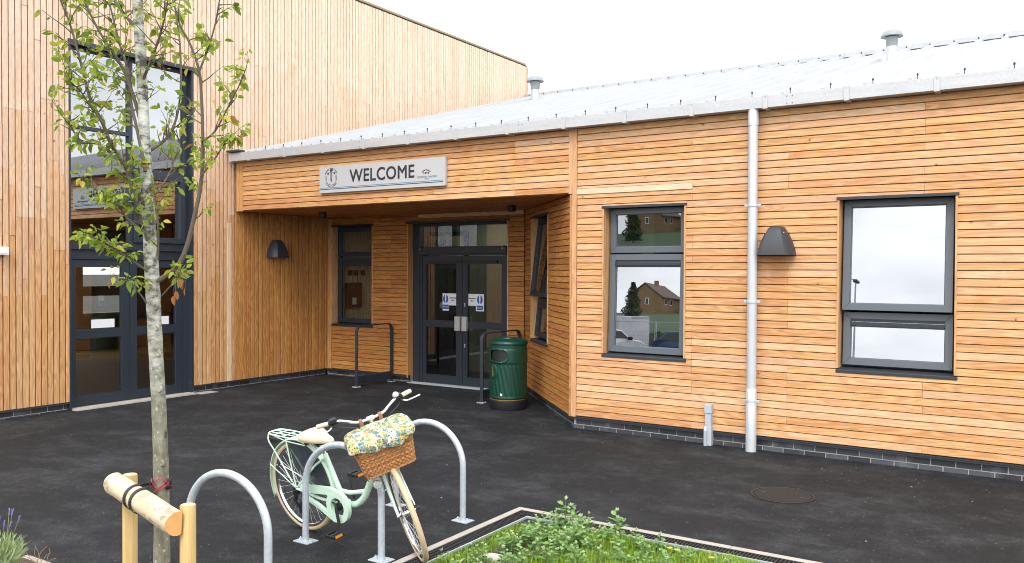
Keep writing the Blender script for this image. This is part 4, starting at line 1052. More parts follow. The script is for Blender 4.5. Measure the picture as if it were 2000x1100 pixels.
# weeds ----------------------------------------------------------------------
def leaf_shape(mb, base, d, up, L, w, tint, teeth=True, fold=.25, droop=.25):
    """leaf blade from base along d; up = normal"""
    d = d.normalized(); s = d.cross(up).normalized(); up = s.cross(d).normalized()
    st = [(0, .04), (.2, .62), (.42, 1.), (.62, .78), (.82, .42), (1., .02)]
    if not teeth: st = [(0, .03), (.25, .85), (.5, 1.), (.78, .6), (1, .02)]
    L_, C_, R_ = [], [], []
    for i, (t_, ww) in enumerate(st):
        c = base+d*(L*t_)-Vector((0, 0, 1))*(droop*L*t_*t_); jj = (1.18 if i % 2 else .88) if teeth and 0 < i < len(st)-1 else 1
        C_.append(c); L_.append(c+s*(w*ww*jj)+up*(fold*w*ww)); R_.append(c-s*(w*ww*jj)+up*(fold*w*ww))
    for i in range(len(st)-1):
        mb.face([C_[i], C_[i+1], L_[i+1], L_[i]], tint, smooth=True); mb.face([C_[i], R_[i], R_[i+1], C_[i+1]], tint, smooth=True)
def weed_meshes(seed, h):
    r = random.Random(seed); st = MB(); lf = MB()
    def stem(p, d, L, rad, lvl):
        pts = [p]; n = 6
        for i in range(n):
            d = (d+Vector((r.uniform(-.10, .10), r.uniform(-.10, .10), .10))).normalized(); pts.append(pts[-1]+d*(L/n))
        st.tube(pts, [rad*(1-.6*i/n) for i in range(n+1)], 5)
        k = 6 if lvl == 0 else 3
        for i in range(k):
            f = .10+.80*i/k; q = f*n; a_ = int(q); pos = pts[a_].lerp(pts[min(n, a_+1)], q-a_); an = i*1.7+r.random()*.6
            for rep in range(2):
                an += math.pi+r.uniform(-.4, .4); el = r.uniform(.0, .55)+.25*f
                dd = Vector((math.cos(an)*math.cos(el), math.sin(an)*math.cos(el), math.sin(el)))
                L2 = r.uniform(.055, .082)*(1.15-.5*f)*(1 if lvl == 0 else .8)
                tn = (min(1, max(0, .12+.42*f+r.gauss(0, .12))), r.random(), 0); b0 = pos+dd*L2*.35; st.tube([pos, b0], .0011, 4, caps=False)
                leaf_shape(lf, b0, dd, Vector((r.uniform(-.3, .3), r.uniform(-.3, .3), 1)), L2, L2*.34, tn, True, r.uniform(.05, .3), r.uniform(.1, .6))
        if lvl == 0:
            for i in range(2):
                f = .25+.25*i; q = f*n; a_ = int(q); pos = pts[a_].lerp(pts[a_+1], q-a_); an = r.random()*6.28
                stem(pos, Vector((math.cos(an)*.8, math.sin(an)*.8, .65)), L*.42, rad*.6, 1)
        for i in range(7):     # pale pointed tuft at the tip
            an = i*.95+r.random()*.5; el = r.uniform(.55, 1.35); dd = Vector((math.cos(an)*math.cos(el), math.sin(an)*math.cos(el), math.sin(el)))
            leaf_shape(lf, pts[-1]-d*.004, dd, Vector((0, 0, 1)), r.uniform(.022, .038), r.uniform(.006, .009), (.9+r.uniform(-.2, .1), r.random(), 0), False, .3, .0)
    stem(Vector((0, 0, -.01)), Vector((r.uniform(-.1, .1), r.uniform(-.1, .1), 1)), h, .0032, 0)
    return st, lf
protos = []
WG = 'leafy weeds growing in the grass bed'
def make_weed(seed, h):
    t = thing('weed_plant', (0, 0, 0), 'green leafy weed with pale tips growing up through the grass', 'weed', WG)
    st, lf = weed_meshes(seed, h); st.build('stem', 'stem', t, local=True); lf.build('leaves', 'weed', t, local=True); return t
for s_ in range(5): protos.append(make_weed(s_+1, .215))
rw_ = random.Random(21); used = set()
WP = [(1105, 1018, 1.3), (1075, 1050, 1.0), (1130, 1055, 1.15), (1050, 1085, 1.0), (1100, 1092, 1.1), (1160, 1075, 1.0), (1030, 1062, .8), (1090, 1030, 1.0), (1145, 1035, 1.05), (1185, 1050, .9), (1205, 1040, 1.25),
      (1240, 1062, .8), (985, 1072, .8), (930, 1092, .8), (950, 1100, .9), (1020, 1100, .9), (865, 1098, .75), (1288, 1065, .75), (1320, 1080, .55), (1350, 1085, .55), (1260, 1095, .9), (1070, 1110, 1.1), (1130, 1112, 1.1),
      (1180, 1108, .9), (1220, 1115, 1.), (1300, 1110, .8), (990, 1118, 1.), (900, 1115, .8), (1115, 1070, 1.2), (1060, 1028, .8), (1120, 1025, 1.0)]
rj = random.Random(77)
for _ in range(34):
    WP.append((1100+rj.gauss(0, 62), 1062+rj.gauss(0, 24), rj.uniform(.6, .95)))
for _ in range(14): WP.append((rj.uniform(880, 1420), 1112+rj.uniform(-12, 12), rj.uniform(.5, .8)))
for k, (x, y, sc) in enumerate(WP):
    sc *= .85
    p = gz(x, y+4, .03)
    if k > 30 and (p.x < BX+.03 or p.y > BY-.03): continue
    pi_ = k % 5; z = bedz(p.x, p.y)
    lb = {0: 'tallest leafy weed at the top of the clump in the grass bed', 10: 'tall leafy weed leaning over the drain right of the main clump', 16: 'small leafy weed nearest the bicycle front wheel'}.get(k)
    if k < 5:
        o = protos[k]; o.location = (p.x, p.y, z); o.rotation_euler = (0, 0, rw_.random()*6.28); o.scale = (sc,)*3
        if lb: o['label'] = lb
    else: dup(protos[pi_], (p.x, p.y, z), (rw_.uniform(-.1, .1), rw_.uniform(-.1, .1), rw_.random()*6.28), sc, lb)
# dock-like broad leaf and yellow flowers
def broad(x, y, s_, label):
    p = gz(x, y, .04); t = thing('dock_plant', (p.x, p.y, bedz(p.x, p.y)), label, 'weed'); mb = MB(); r = random.Random(int(x))
    for k in range(6):
        an = k*1.05+r.random(); el = r.uniform(.4, .9); leaf_shape(mb, Vector((0, 0, 0)), Vector((math.cos(an)*math.cos(el), math.sin(an)*math.cos(el), math.sin(el))), Vector((0, 0, 1)), s_*r.uniform(.7, 1.1), s_*.2, (r.uniform(.2, .5), 0, 0), False, .15, .35)
    mb.build('leaves', 'weed', t, local=True)
broad(1255, 1100, .16, 'broad leaved dock plant low in the grass near the photo edge')
for k, (x, y, lb) in enumerate(((1308, 1080, 'yellow flower in the grass, the larger left one of the pair'), (1322, 1084, 'yellow flower in the grass, the right one of the pair'), (1390, 1096, 'small yellow flower in the grass at the far right of the bed'))):
    p = gz(x, y, .09); z = bedz(p.x, p.y); t = thing('yellow_flower', (p.x, p.y, z), lb, 'flower', 'yellow flowers in the grass'); H_ = .09
    mb = MB(); mb.tube([(0, 0, 0), (.004, 0, H_*.5), (0, .003, H_)], .0018, 5); mb.build('stem', 'stem', t, local=True)
    mb = MB()
    for i in range(7): an = i*.9; leaf_shape(mb, Vector((0, .003, H_)), Vector((math.cos(an), math.sin(an), .5)), Vector((0, 0, 1)), .024, .009, (rg.random(), 0, 0), False, .1, .1)
    mb.build('petals', 'yellow', t, local=True)
mb = MB(); rl = random.Random(31)
for k in range(420):
    if k < 300: x, y = rl.uniform(-11, -.2), rl.uniform(3.5, 11)
    else: x, y = rl.uniform(-4.6, -.2), rl.gauss(8.95, .35)
    if y > 9.3 and x > -5.2: continue
    if y > 9.3 and x > -7.3+(11.5-y)*.95: continue
    if x > KX-.02 and y < KY+.02: continue
    if rl.random() < .35 and k < 300: continue
    s_ = rl.choice((.004, .005, .006, .008, .012)); a = rl.random()*6.28; p = Vector((x, y, .004)); d1_ = Vector((math.cos(a), math.sin(a), rl.uniform(-.1, .3)))*s_; d2_ = Vector((-math.sin(a), math.cos(a), rl.uniform(0, .3)))*s_*.5
    mb.face([p-d1_, p-d2_*.9, p+d1_, p+d2_], (rl.choice((.05, .3, .6, .9, 1.)), rl.random(), 0))
tag(mb.build('leaf_litter', 'litter'), kind='stuff')
# left planting bed ----------------------------------------------------------
t = thing('planting_kerb', (-5.97, 3.07, 0), 'pale kerb edging the planting bed under the tree', 'kerb')
mb = MB()
for k in range(8): mb.box((-5.97+.91*k+.002, 3.01, -.1), (-5.97+.91*(k+1)-.002, 3.07, .014))
for k in range(4): mb.box((-5.97, 3.008-.91*(k+1)+.004, -.1), (-5.912, 3.008-.91*k, .014))
mb.build('kerb', 'kerb', t, bevel=.004)
mb = MB(); mb.box((-5.91, -.6, -.1), (1.2, 3.0095, .02)); tag(mb.build('planting_soil', 'soil'), kind='structure')
# lavender -------------------------------------------------------------------
def lavender(x, y, sc, label, seed):
    t = thing('lavender_plant', (x, y, .02), label, 'plant', 'lavender plants in the left bed'); r = random.Random(seed); lf = MB(); fl = MB(); st = MB()
    for k in range(520):
        an = r.random()*6.283; rad = .19*math.sqrt(r.random())*sc; lean = rad*1.2; h = sc*r.uniform(.16, .34)*(1-.35*(rad/.19/sc)**2)
        b = Vector((rad*.6*math.cos(an), rad*.6*math.sin(an), h*.35)); d = Vector((math.cos(an)*lean*2.4+r.uniform(-.3, .3), math.sin(an)*lean*2.4+r.uniform(-.3, .3), 1)).normalized()
        for i in range(3):
            a2 = r.random()*6.28; dd = (d+Vector((math.cos(a2), math.sin(a2), 0))*.45).normalized()
            leaf_shape(lf, b+d*(h*.55*i/2), dd, Vector((math.cos(a2), math.sin(a2), .3)), r.uniform(.04, .075), .0035, (r.random(), 0, 0), False, .1, .1)
    for k in range(9):
        an = r.random()*6.283; rad = .10*r.random()*sc; b = Vector((rad*math.cos(an), rad*math.sin(an), .18*sc)); L = r.uniform(.20, .36)*sc
        d = Vector((math.cos(an)*r.uniform(.05, .6), math.sin(an)*r.uniform(.05, .6), 1)).normalized(); e = b+d*L; st.tube([b, b+d*L*.5+Vector((0, 0, .006)), e], .0017, 4)
        fl = MB()
        for i in range(14):
            a2 = r.random()*6.28; q = e+d*(.045*i/14)-d*.02; fl.tube([q, q+Vector((math.cos(a2)*.006, math.sin(a2)*.006, .005))], [.0028, .0015], 5)
        fl.build('flower_spike', 'lavflower', t, local=True)
    st.build('stem', 'stem', t, local=True); lf.build('leaves', 'lav', t, local=True)
lavender(-5.72, 2.76, .82, 'lavender bush with purple flower spikes at the bottom left corner', 3)
t = thing('dry_weed', (-5.56, 2.93, .02), 'dry brown weed sprig beside the lavender and the kerb', 'weed'); mb = MB(); r = random.Random(4)
for k in range(14):
    p = Vector((0, 0, 0)); d = Vector((r.uniform(-1, 1), r.uniform(-1, 1), 1.1)).normalized(); pts = [p]
    for i in range(5): d = (d+Vector((r.uniform(-.5, .5), r.uniform(-.5, .5), -.1))).normalized(); pts.append(pts[-1]+d*.035)
    mb.tube(pts, .0016, 4)
mb.build('sprigs', 'dry', t, local=True)

# ------------------------------------------------------------------ cycle stands
def stand_parts(t):
    w, rr, hh, tr = .735, .35, .43, .0245
    mb = MB(); W2 = w/2
    pts = [(-W2, 0, .004), (-W2, 0, hh*.5), (-W2, 0, hh)]+[(-W2*math.cos(R(a)), 0, hh+(.775-hh-tr+.0)*math.sin(R(a))) for a in range(6, 180, 6)]+[(W2, 0, hh), (W2, 0, hh*.5), (W2, 0, .004)]
    mb.tube(pts, tr, 16); mb.build('hoop', 'galv', t, local=True)
    for sx in (-1, 1):
        mb = MB(); mb.box((sx*W2-.075, -.055, 0), (sx*W2+.075, .055, .008))
        for dx in (-.052, .052): mb.lathe([(.013, .008), (.013, .018), (.006, .020), (.006, .028), (0, .029)], (sx*W2+dx, 0, 0), 6, smooth=False)
        mb.build('base_plate', 'galv', t, local=True, bevel=.0015)
G_ = 'galvanised hoop cycle stands in a row'
cs = thing('cycle_stand', (-4.245, 4.36, 0), 'galvanised hoop cycle stand with the mint bicycle leaning on it', 'cycle stand', G_); stand_parts(cs)
dup(cs, (-4.315, 5.425, 0), (0, 0, -.06), None, 'galvanised hoop cycle stand half hidden behind the bicycle basket')
dup(cs, (-4.24, 3.365, 0), (0, 0, 0), None, 'galvanised hoop cycle stand nearest the tree and its timber stakes')

# ------------------------------------------------------------------ bicycle
BK = thing('bicycle', (-4.812, 4.575, 0), 'mint green step-through bicycle with wicker basket and floral cover', 'bicycle')
BK.rotation_euler = (.139, 0, -.078)
STEER = -.58; A0 = R(68); AX = Vector((-math.cos(A0), 0, math.sin(A0))); AP = Vector((1.075, 0, .36)); RS = Matrix.Rotation(STEER, 3, AX)
def st_(v): return AP+RS @ (Vector(v)-AP)
def steer(mb): mb.v = [tuple(st_(p)) for p in mb.v]; return mb
RAD = .331
def circ(c, r, n=72, a0=0, a1=360, y=0):
    return [(c[0]+r*math.cos(R(a0+(a1-a0)*k/n)), y, c[2]+r*math.sin(R(a0+(a1-a0)*k/n))) for k in range(n if a1-a0 == 360 else n+1)]
def wheel(c, steered, rear):
    fn = steer if steered else (lambda m: m)
    mb = MB(); mb.tube(circ(c, RAD), .0195, 12, closed=True); o = fn(mb).build('wheel', 'tyre', BK, local=True)
    mb = MB()
    prof = [(-.012, .300), (-.0135, .318), (.0135, .318), (.012, .300), (.004, .294), (-.004, .294)]; n = 72; vs = []
    for k in range(n):
        a = 2*math.pi*k/n
        for y, r in prof: vs.append((c[0]+r*math.cos(a), y, c[2]+r*math.sin(a)))
    p = len(prof); mb.add(vs, [(k*p+i, ((k+1) % n)*p+i, ((k+1) % n)*p+(i+1) % p, k*p+(i+1) % p) for k in range(n) for i in range(p)], smooth=True)
    fn(mb).build('rim', 'chrome', o, local=True)
    mb = MB(); hw_ = .03
    for k in range(32):
        a = 2*math.pi*k/32; sgn = 1 if k % 2 else -1; b = a+(.75 if (k//2) % 2 else -.75)
        mb.tube([(c[0]+.024*math.cos(b), sgn*hw_, c[2]+.024*math.sin(b)), (c[0]+.296*math.cos(a), 0, c[2]+.296*math.sin(a))], .0014, 4, caps=False)
    fn(mb).build('spokes', 'silver', o, local=True)
    Y_ = Matrix(((1, 0, 0), (0, 0, 1), (0, -1, 0)))
    mb = MB(); mb.lathe([(.006, -.07), (.009, -.055), (.011, -.05), (.028, -.036), (.028, -.03), (.016, -.025), (.016, .025), (.028, .03), (.028, .036), (.011, .05), (.009, .055), (.006, .07)], c, 16, Y_)
    fn(mb).build('hub', 'chrome', o, local=True)
    return o
RH, FH, BB = (0, 0, .35), (1.125, 0, .35), Vector((.47, 0, .29))
wheel(RH, False, True); wheel(FH, True, False)
def bez(pts, n=8):
    P = [Vector(p) for p in pts]; out = []
    for i in range(len(P)-1):
        a, b, c, d = P[max(0, i-1)], P[i], P[i+1], P[min(len(P)-1, i+2)]
        for k in range(n):
            t_ = k/n; out.append(.5*((2*b)+(c-a)*t_+(2*a-5*b+4*c-d)*t_**2+(3*b-a-3*c+d)*t_**3))
    out.append(P[-1]); return out
mb = MB()
STT = Vector((.300, 0, .645))
mb.tube([BB, STT], .0185, 14)
main = bez([AP+AX*.46, (.815, 0, .60), (.735, 0, .455), (.67, 0, .365), (.58, 0, .305), BB], 6); mb.tube(main, .0245, 14)
mb.tube(bez([(.425, 0, .385), (.52, 0, .385), (.62, 0, .405), (.715, 0, .43)], 5), .016, 12)
mb.tube([AP+AX*.40, AP+AX*.57], .0225, 16)
Y_ = Matrix(((1, 0, 0), (0, 0, 1), (0, -1, 0)))
mb.lathe([(.024, -.036), (.024, .036)], BB, 16, Y_)
for s in (-1, 1):
    mb.tube([BB+Vector((-.03, s*.02, .0)), (.25, s*.05, .31), (.0, s*.062, .35)], .011, 10)
    mb.tube([STT+Vector((.004, s*.016, -.03)), (.23, s*.045, .56), (0, s*.062, .352)], .009, 10)
fr_ = mb.build('frame', 'mint', BK, local=True)
text('FEE', .042, 'red', fr_, Matrix.Translation(Vector((.775, -.0255, .545))) @ Matrix.Rotation(R(90), 4, 'X') @ Matrix.Rotation(R(60), 4, 'Z'), depth=.001, offset=.001, local=True)
mb = MB(); mb.lathe([(.023, 0), (.026, .004), (.026, .014), (.018, .018)], AP+AX*.57, 16, Matrix.Rotation(-(math.pi/2-A0), 3, 'Y')); mb.build('headset', 'black', BK, local=True)
# fork
mb = MB(); CR = AP+AX*.385
mb.tube([CR+Vector((0, -.045, .005)), CR+Vector((0, 0, .012)), CR+Vector((0, .045, .005))], .016, 10)
for s in (-1, 1): mb.tube(bez([CR+Vector((0, s*.046, .01)), AP+AX*.18+Vector((.005, s*.054, 0)), Vector((1.125, s*.058, .345))], 6), [.0135]*7+[.0125, .012, .011, .010, .009, .008][:6], 10)
steer(mb).build('fork', 'mint', BK, local=True)
mb = MB()
for s in (-1, 1):
    mb.tube([CR+Vector((.03, s*.05, -.02)), CR+Vector((.055, s*.058, -.1)), (1.16, s*.066, .40)], .0045, 6)
    mb.tube([CR+Vector((.02, s*.038, -.06)), CR+Vector((.018, s*.044, .06))], .008, 8); mb.box((CR.x+.0, s*.027-.006, CR.z-.05), (CR.x+.05, s*.027+.006, CR.z-.035))
mb.tube([CR+Vector((.02, -.05, .06)), CR+Vector((.02, .05, .065))], .003, 6)
steer(mb).build('brake', 'silver', BK, local=True)
mb = MB(); mb.tube([(1.125, .058, .36), (1.125, .06, .42)], .012, 8); mb.tube([(1.10, .02, .35), (1.10, .10, .34)], .012, 8); steer(mb).build('axle_fitting', 'black', BK, local=True)
# headlight
mb = MB(); LC = AP+AX*.245+Vector((.045, -.115, 0))
FD = Matrix(((0, 0, 1), (0, 1, 0), (-1, 0, 0)))
mb.lathe([(.0, -.05), (.012, -.045), (.026, -.02), (.029, 0), (.029, .014)], LC, 20, FD); o = steer(mb).build('headlight', 'chrome', BK, local=True)
mb = MB(); mb.lathe([(.0285, .0145), (.024, .02), (.0, .024)], LC, 20, FD); steer(mb).build('lens', 'lens', o, local=True)
mb = MB(); mb.tube(bez([LC+Vector((0, 0, -.028)), LC+Vector((-.005, .0, -.075)), LC+Vector((-.03, .03, -.085)), LC+Vector((-.05, .06, -.08))], 5), .005, 8); mb.lathe([(.011, -.01), (.011, .01)], LC+Vector((-.003, 0, -.075)), 10); steer(mb).build('bracket', 'silver', o, local=True)
# chain case
mb = MB(); cc = BB+Vector((0, -.0, 0)); yo, yi = -.082, -.050
def annulus(mb, c, ro, ri, y0, y1, n=40, sx=1.):
    vs = []
    for k in range(n):
        a = 2*math.pi*k/n; ca, sa = math.cos(a), math.sin(a)
        vs += [(c[0]+ro*ca, y0, c[2]+ro*sa), (c[0]+ro*ca, y1, c[2]+ro*sa), (c[0]+ri*ca, y1, c[2]+ri*sa), (c[0]+ri*ca, y0, c[2]+ri*sa)]
    mb.add(vs, [(k*4+i, ((k+1) % n)*4+i, ((k+1) % n)*4+(i+1) % 4, k*4+(i+1) % 4) for k in range(n) for i in range(4)], smooth=True)
annulus(mb, BB, .118, .070, yo, yi)
pz = lambda a, b, d: Vector((a, d, b))
mb.prism([(.06, .385), (.06, .345), (.22, .352), (.36, .368), (.40, .345), (.44, .385), (.47, .4085), (.40, .425), (.20, .408)], yo+.001, yi-.001, pz)
mb.prism([(.09, .318), (.09, .298), (.25, .245), (.42, .170), (.47, .173), (.40, .205), (.26, .268)], yo+.001, yi-.001, pz)
mb.build('chain_case', 'mint', BK, local=True, angle=40)
mb = MB(); annulus(mb, BB, .088, .078, -.064, -.061); annulus(mb, BB, .03, .0, -.07, -.055)
for k in range(5): a = R(72*k+20); mb.tube([BB+Vector((.02*math.cos(a), -.063, .02*math.sin(a))), BB+Vector((.08*math.cos(a), -.063, .08*math.sin(a)))], .006, 6)
mb.build('chainring', 'black', BK, local=True)
# cranks and pedals
CA = R(-77)
for s, a in ((-1, CA), (1, CA+math.pi)):
    d = Vector((math.cos(a), 0, math.sin(a))); e = BB+d*.17+Vector((0, s*.105, 0))
    mb = MB(); mb.tube([BB+Vector((0, s*.05, 0)), BB+Vector((0, s*.092, 0)), BB+d*.03+Vector((0, s*.095, 0)), e], [.012, .014, .012, .010], 10); mb.build('crank', 'black', BK, local=True)
    mb = MB(); q = e+Vector((0, s*.012, 0)); y0_, y1_ = (q.y, q.y+s*.095) if s > 0 else (q.y-.095, q.y)
    mb.box((e.x-.048, y0_, e.z-.012), (e.x-.034, y1_, e.z+.012)); mb.box((e.x+.034, y0_, e.z-.012), (e.x+.048, y1_, e.z+.012)); mb.box((e.x-.0335, y0_, e.z-.010), (e.x+.0335, y0_+.012, e.z+.010)); mb.box((e.x-.0335, y1_-.012, e.z-.010), (e.x+.0335, y1_, e.z+.010)); mb.box((e.x-.014, y0_+.0125, e.z-.008), (e.x+.014, y1_-.0125, e.z+.008))
    p_ = mb.build('pedal', 'black', BK, local=True, bevel=.003)
    for xa in (.0485, -.051):
        mb = MB(); mb.box((e.x+xa, y0_+.016, e.z-.009), (e.x+xa+.0025, y1_-.016, e.z+.009)); mb.build('reflector', 'amber', p_, local=True)
# saddle
mb = MB(); SX, SZ = .255, .795; secs = [(-.150, .050, .030, -.012), (-.135, .098, .05, -.002), (-.10, .118, .062, .006), (-.05, .112, .064, .004), (.0, .085, .058, -.004), (.05, .055, .048, -.008), (.10, .034, .040, -.010), (.135, .027, .034, -.014), (.150, .016, .022, -.022)]
vs = []; K = 18
for x, w, h, dz in secs:
    for k in range(K):
        a = 2*math.pi*k/K; ca, sa = math.cos(a), math.sin(a); yy = w*math.copysign(abs(ca)**.8, ca); zz = (h*.75*sa if sa > 0 else h*.95*sa*(.45+.55*abs(ca)**.5))
        vs.append((SX+x, yy, SZ-.025+dz+zz))
n = len(secs); mb.add(vs, [(i*K+k, i*K+(k+1) % K, (i+1)*K+(k+1) % K, (i+1)*K+k) for i in range(n-1) for k in range(K)]+[tuple(range(K-1, -1, -1)), tuple(range((n-1)*K, n*K))], smooth=True)
o = mb.build('saddle', 'cream', BK, local=True, angle=70); sb = o.modifiers.new('sub', 'SUBSURF'); sb.levels = sb.render_levels = 1
mb = MB(); mb.tube([STT-Vector((-.01, 0, .02)), (SX+.005, 0, SZ-.06)], .013, 12); mb.build('seat_post', 'chrome', BK, local=True)
mb = MB()
for s in (-1, 1): mb.tube([(SX-.10, s*.035, SZ-.055), (SX-.03, s*.022, SZ-.078), (SX+.06, s*.02, SZ-.075), (SX+.11, s*.008, SZ-.05)], .004, 6)
mb.lathe([(.017, -.03), (.017, .03)], (SX, 0, SZ-.075), 10, Y_)
for s in (-1, 1): mb.lathe([(.014, 0), (.022, .012), (.014, .024), (.022, .036), (.014, .048)], (SX-.09, s*.05, SZ-.085), 10)
mb.build('saddle_rail', 'black', BK, local=True)
# rear mudguard, skirt guard, rack
def guard_strip(c, r, a0, a1, w, th=.0015, n=40):
    mb = MB(); vs = []; pr = [(-w/2, -.016), (-w/2*.8, -.005), (0, 0), (w/2*.8, -.005), (w/2, -.016)]
    for k in range(n+1):
        a = R(a0+(a1-a0)*k/n)
        for y, dr in pr: vs.append((c[0]+(r+dr)*math.cos(a), y, c[2]+(r+dr)*math.sin(a)))
    p = len(pr); mb.add(vs, [(k*p+i, k*p+i+1, (k+1)*p+i+1, (k+1)*p+i) for k in range(n) for i in range(p-1)], smooth=True); return mb
o = guard_strip(RH, .377, 202, -2, .056).build('mudguard', 'mint', BK, local=True, angle=60); so_ = o.modifiers.new('solid', 'SOLIDIFY'); so_.thickness = .002
for s in (-1, 1):
    mb = MB(); pts = [(RH[0]+.368*math.cos(R(a)), RH[2]+.368*math.sin(R(a))) for a in range(108, 0, -6)]+[(.25, .365), (.12, .40), (.0, .52)]
    mb.face([(x, s*.034, z) for x, z in pts]); mb.build('skirt_guard', 'guard', BK, local=True)
mb = MB()
for s in (-1, 1):
    mb.tube(bez([(.16, s*.045, .735), (.10, s*.068, .742), (-.20, s*.068, .745), (-.285, s*.05, .745), (-.30, 0, .745)], 5), .0055, 8)
    mb.tube(bez([(-.285, s*.05, .745), (-.275, s*.066, .69), (-.20, s*.066, .60), (0.0, s*.072, .36)], 5), .0055, 8); mb.tube([(-.06, s*.068, .743), (-.03, s*.070, .56), (.01, s*.072, .365)], .0055, 8)
    mb.tube([(-.345, s*.028, .48), (.0, s*.070, .358)], .004, 6); mb.tube([(.16, s*.045, .735), (.25, s*.02, .66)], .0055, 8)
    mb.tube([(-.28, s*.045, .735), (-.05, s*.07, .715), (.14, s*.05, .70)], .004, 6)
for x in (-.2, -.1, .0, .1): mb.tube([(x, -.068, .744), (x, .068, .744)], .0045, 8)
for y in (-.02, .02): mb.tube([(-.298, y, .745), (.10, y, .744)], .004, 8)
mb.build('rear_rack', 'mint', BK, local=True)
mb = MB(); mb.box((-.325, -.035, .685), (-.305, .035, .722)); o = mb.build('rear_light', 'red', BK, local=True, bevel=.006)
mb = MB(); mb.box((-.304, -.045, .67), (-.20, .045, .705)); mb.build('light_housing', 'black', BK, local=True, bevel=.006)
mb = MB(); mb.lathe([(.02, -.012), (.028, -.006), (.028, .006), (.02, .012)], (.03, -.082, .245), 14, Y_); mb.box((-.005, -.095, .25), (.02, -.075, .345)); mb.lathe([(.02, -.01), (.024, 0), (.02, .01)], (.06, -.08, .19), 14, Y_); mb.box((.035, -.088, .19), (.05, -.075, .25)); mb.lathe([(.045, -.062), (.045, -.05), (.03, -.048)], RH, 20, Y_)
mb.tube(bez([(-.005, -.085, .28), (-.09, -.09, .27), (-.11, -.085, .36), (-.02, -.075, .40)], 6), .003, 6)
mb.build('derailleur', 'black', BK, local=True)
mb = MB(); mb.tube([(.06, -.066, .17), (.46, -.066, .205)], .003, 5); mb.tube([(.44, .0, .255), (.30, .06, .26), (.08, .11, .12)], .008, 8); mb.build('chain', 'black', BK, local=True)
# handlebar
ST = AP+AX*.665
hb = lambda *v: ST+Vector(v)
mb = MB(); mb.tube([AP+AX*.55, AP+AX*.64], .0125, 12); mb.tube([AP+AX*.625, ST+Vector((.01, 0, .0))], .016, 12); mb.lathe([(.019, -.026), (.019, .026)], hb(.01, 0, 0), 14, Y_); steer(mb).build('stem', 'chrome', BK, local=True)
mb = MB(); half = [(.012, 0, 0), (.012, .05, 0), (.010, .10, .008), (-.005, .15, .03), (-.03, .20, .048), (-.055, .235, .045), (-.085, .28, .040), (-.125, .34, .032)]
L_ = bez([hb(x, -y, z) for x, y, z in reversed(half)][:-1]+[hb(*p) for p in half], 5); mb.tube(L_, .0112, 12); hbo = steer(mb).build('handlebar', 'chrome', BK, local=True)
for s in (-1, 1):
    mb = MB(); mb.tube([hb(-.078, s*.268, .041), hb(-.102, s*.306, .037), hb(-.130, s*.347, .031)], [.0155, .0168, .016], 14); steer(mb).build('grip', 'cream', hbo, local=True)
    mb = MB(); mb.tube([hb(-.04, s*.215, .047), hb(-.058, s*.238, .045), hb(-.076, s*.265, .041)], [.018, .020, .019], 12); mb.box(tuple(hb(-.08, s*.24-.024, .045)), tuple(hb(-.03, s*.24+.024, .074))); mb.tube([hb(-.06, s*.235, .04), hb(-.05, s*.26, .012)], .009, 8); steer(mb).build('control_clamp', 'black', hbo, local=True, bevel=.004)
    mb = MB(); mb.tube(bez([hb(-.035, s*.265, .022), hb(-.02, s*.29, .014), hb(-.045, s*.345, .006), hb(-.07, s*.395, .0)], 4), [.006, .007]+[.0065]*10+[.008], 8, squash=(1, .6)); steer(mb).build('brake_lever', 'silver', hbo, local=True)
    mb = MB(); mb.tube(bez([hb(-.045, s*.24, .02), hb(.06, s*.20, .03), hb(.09, s*.10, -.01), hb(.03, s*.03, -.12), hb(.04, s*.02, -.22)], 6), .0028, 6); steer(mb).build('cable', 'cable', hbo, local=True)
mb = MB(); mb.lathe([(.0, .034), (.012, .032), (.022, .022), (.025, .006), (.02, 0)], hb(-.045, .225, .062), 16); mb.lathe([(.006, 0), (.006, .03)], hb(-.045, .225, .05), 8); steer(mb).build('bell', 'silver', hbo, local=True)
for s in (-1, 1):
    mb = MB(); mb.tube(bez([hb(.03, s*.07, -.03), hb(.025, s*.07, .013), hb(.0, s*.07, .015), hb(-.002, s*.07, -.012), hb(.03, s*.07, -.04)], 4), .008, 8, squash=(1.6, .35)); steer(mb).build('basket_strap', 'leather', hbo, local=True)
# basket
BC = hb(.195, 0, 0); BT, BZ = -.035, -.280          # top and bottom z
def rrect(hx, hy, r, n=72):
    """n points round a rounded rectangle, by arc length"""
    segs = [(hx-r, -hy+r, -90), (hx-r, hy-r, 0), (-hx+r, hy-r, 90), (-hx+r, -hy+r, 180)]; pts = []
    for cx_, cy_, a0 in segs:
        for k in range(7): a = R(a0+15*k); pts.append(Vector((cx_+r*math.cos(a), cy_+r*math.sin(a), 0)))
    pts.append(pts[0]); L = [0]
    for a, b in zip(pts, pts[1:]): L.append(L[-1]+(b-a).length)
    out = []; j = 0
    for k in range(n):
        d = L[-1]*k/n
        while L[j+1] < d: j += 1
        out.append(pts[j].lerp(pts[j+1], (d-L[j])/(L[j+1]-L[j]+1e-9)))
    return out
def sec(f): return (.118+.034*f, .172+.034*f, .045+.012*f)      # f 0 bottom .. 1 top
mb = MB(); NW = 204; ROWS = 16; r = random.Random(9)
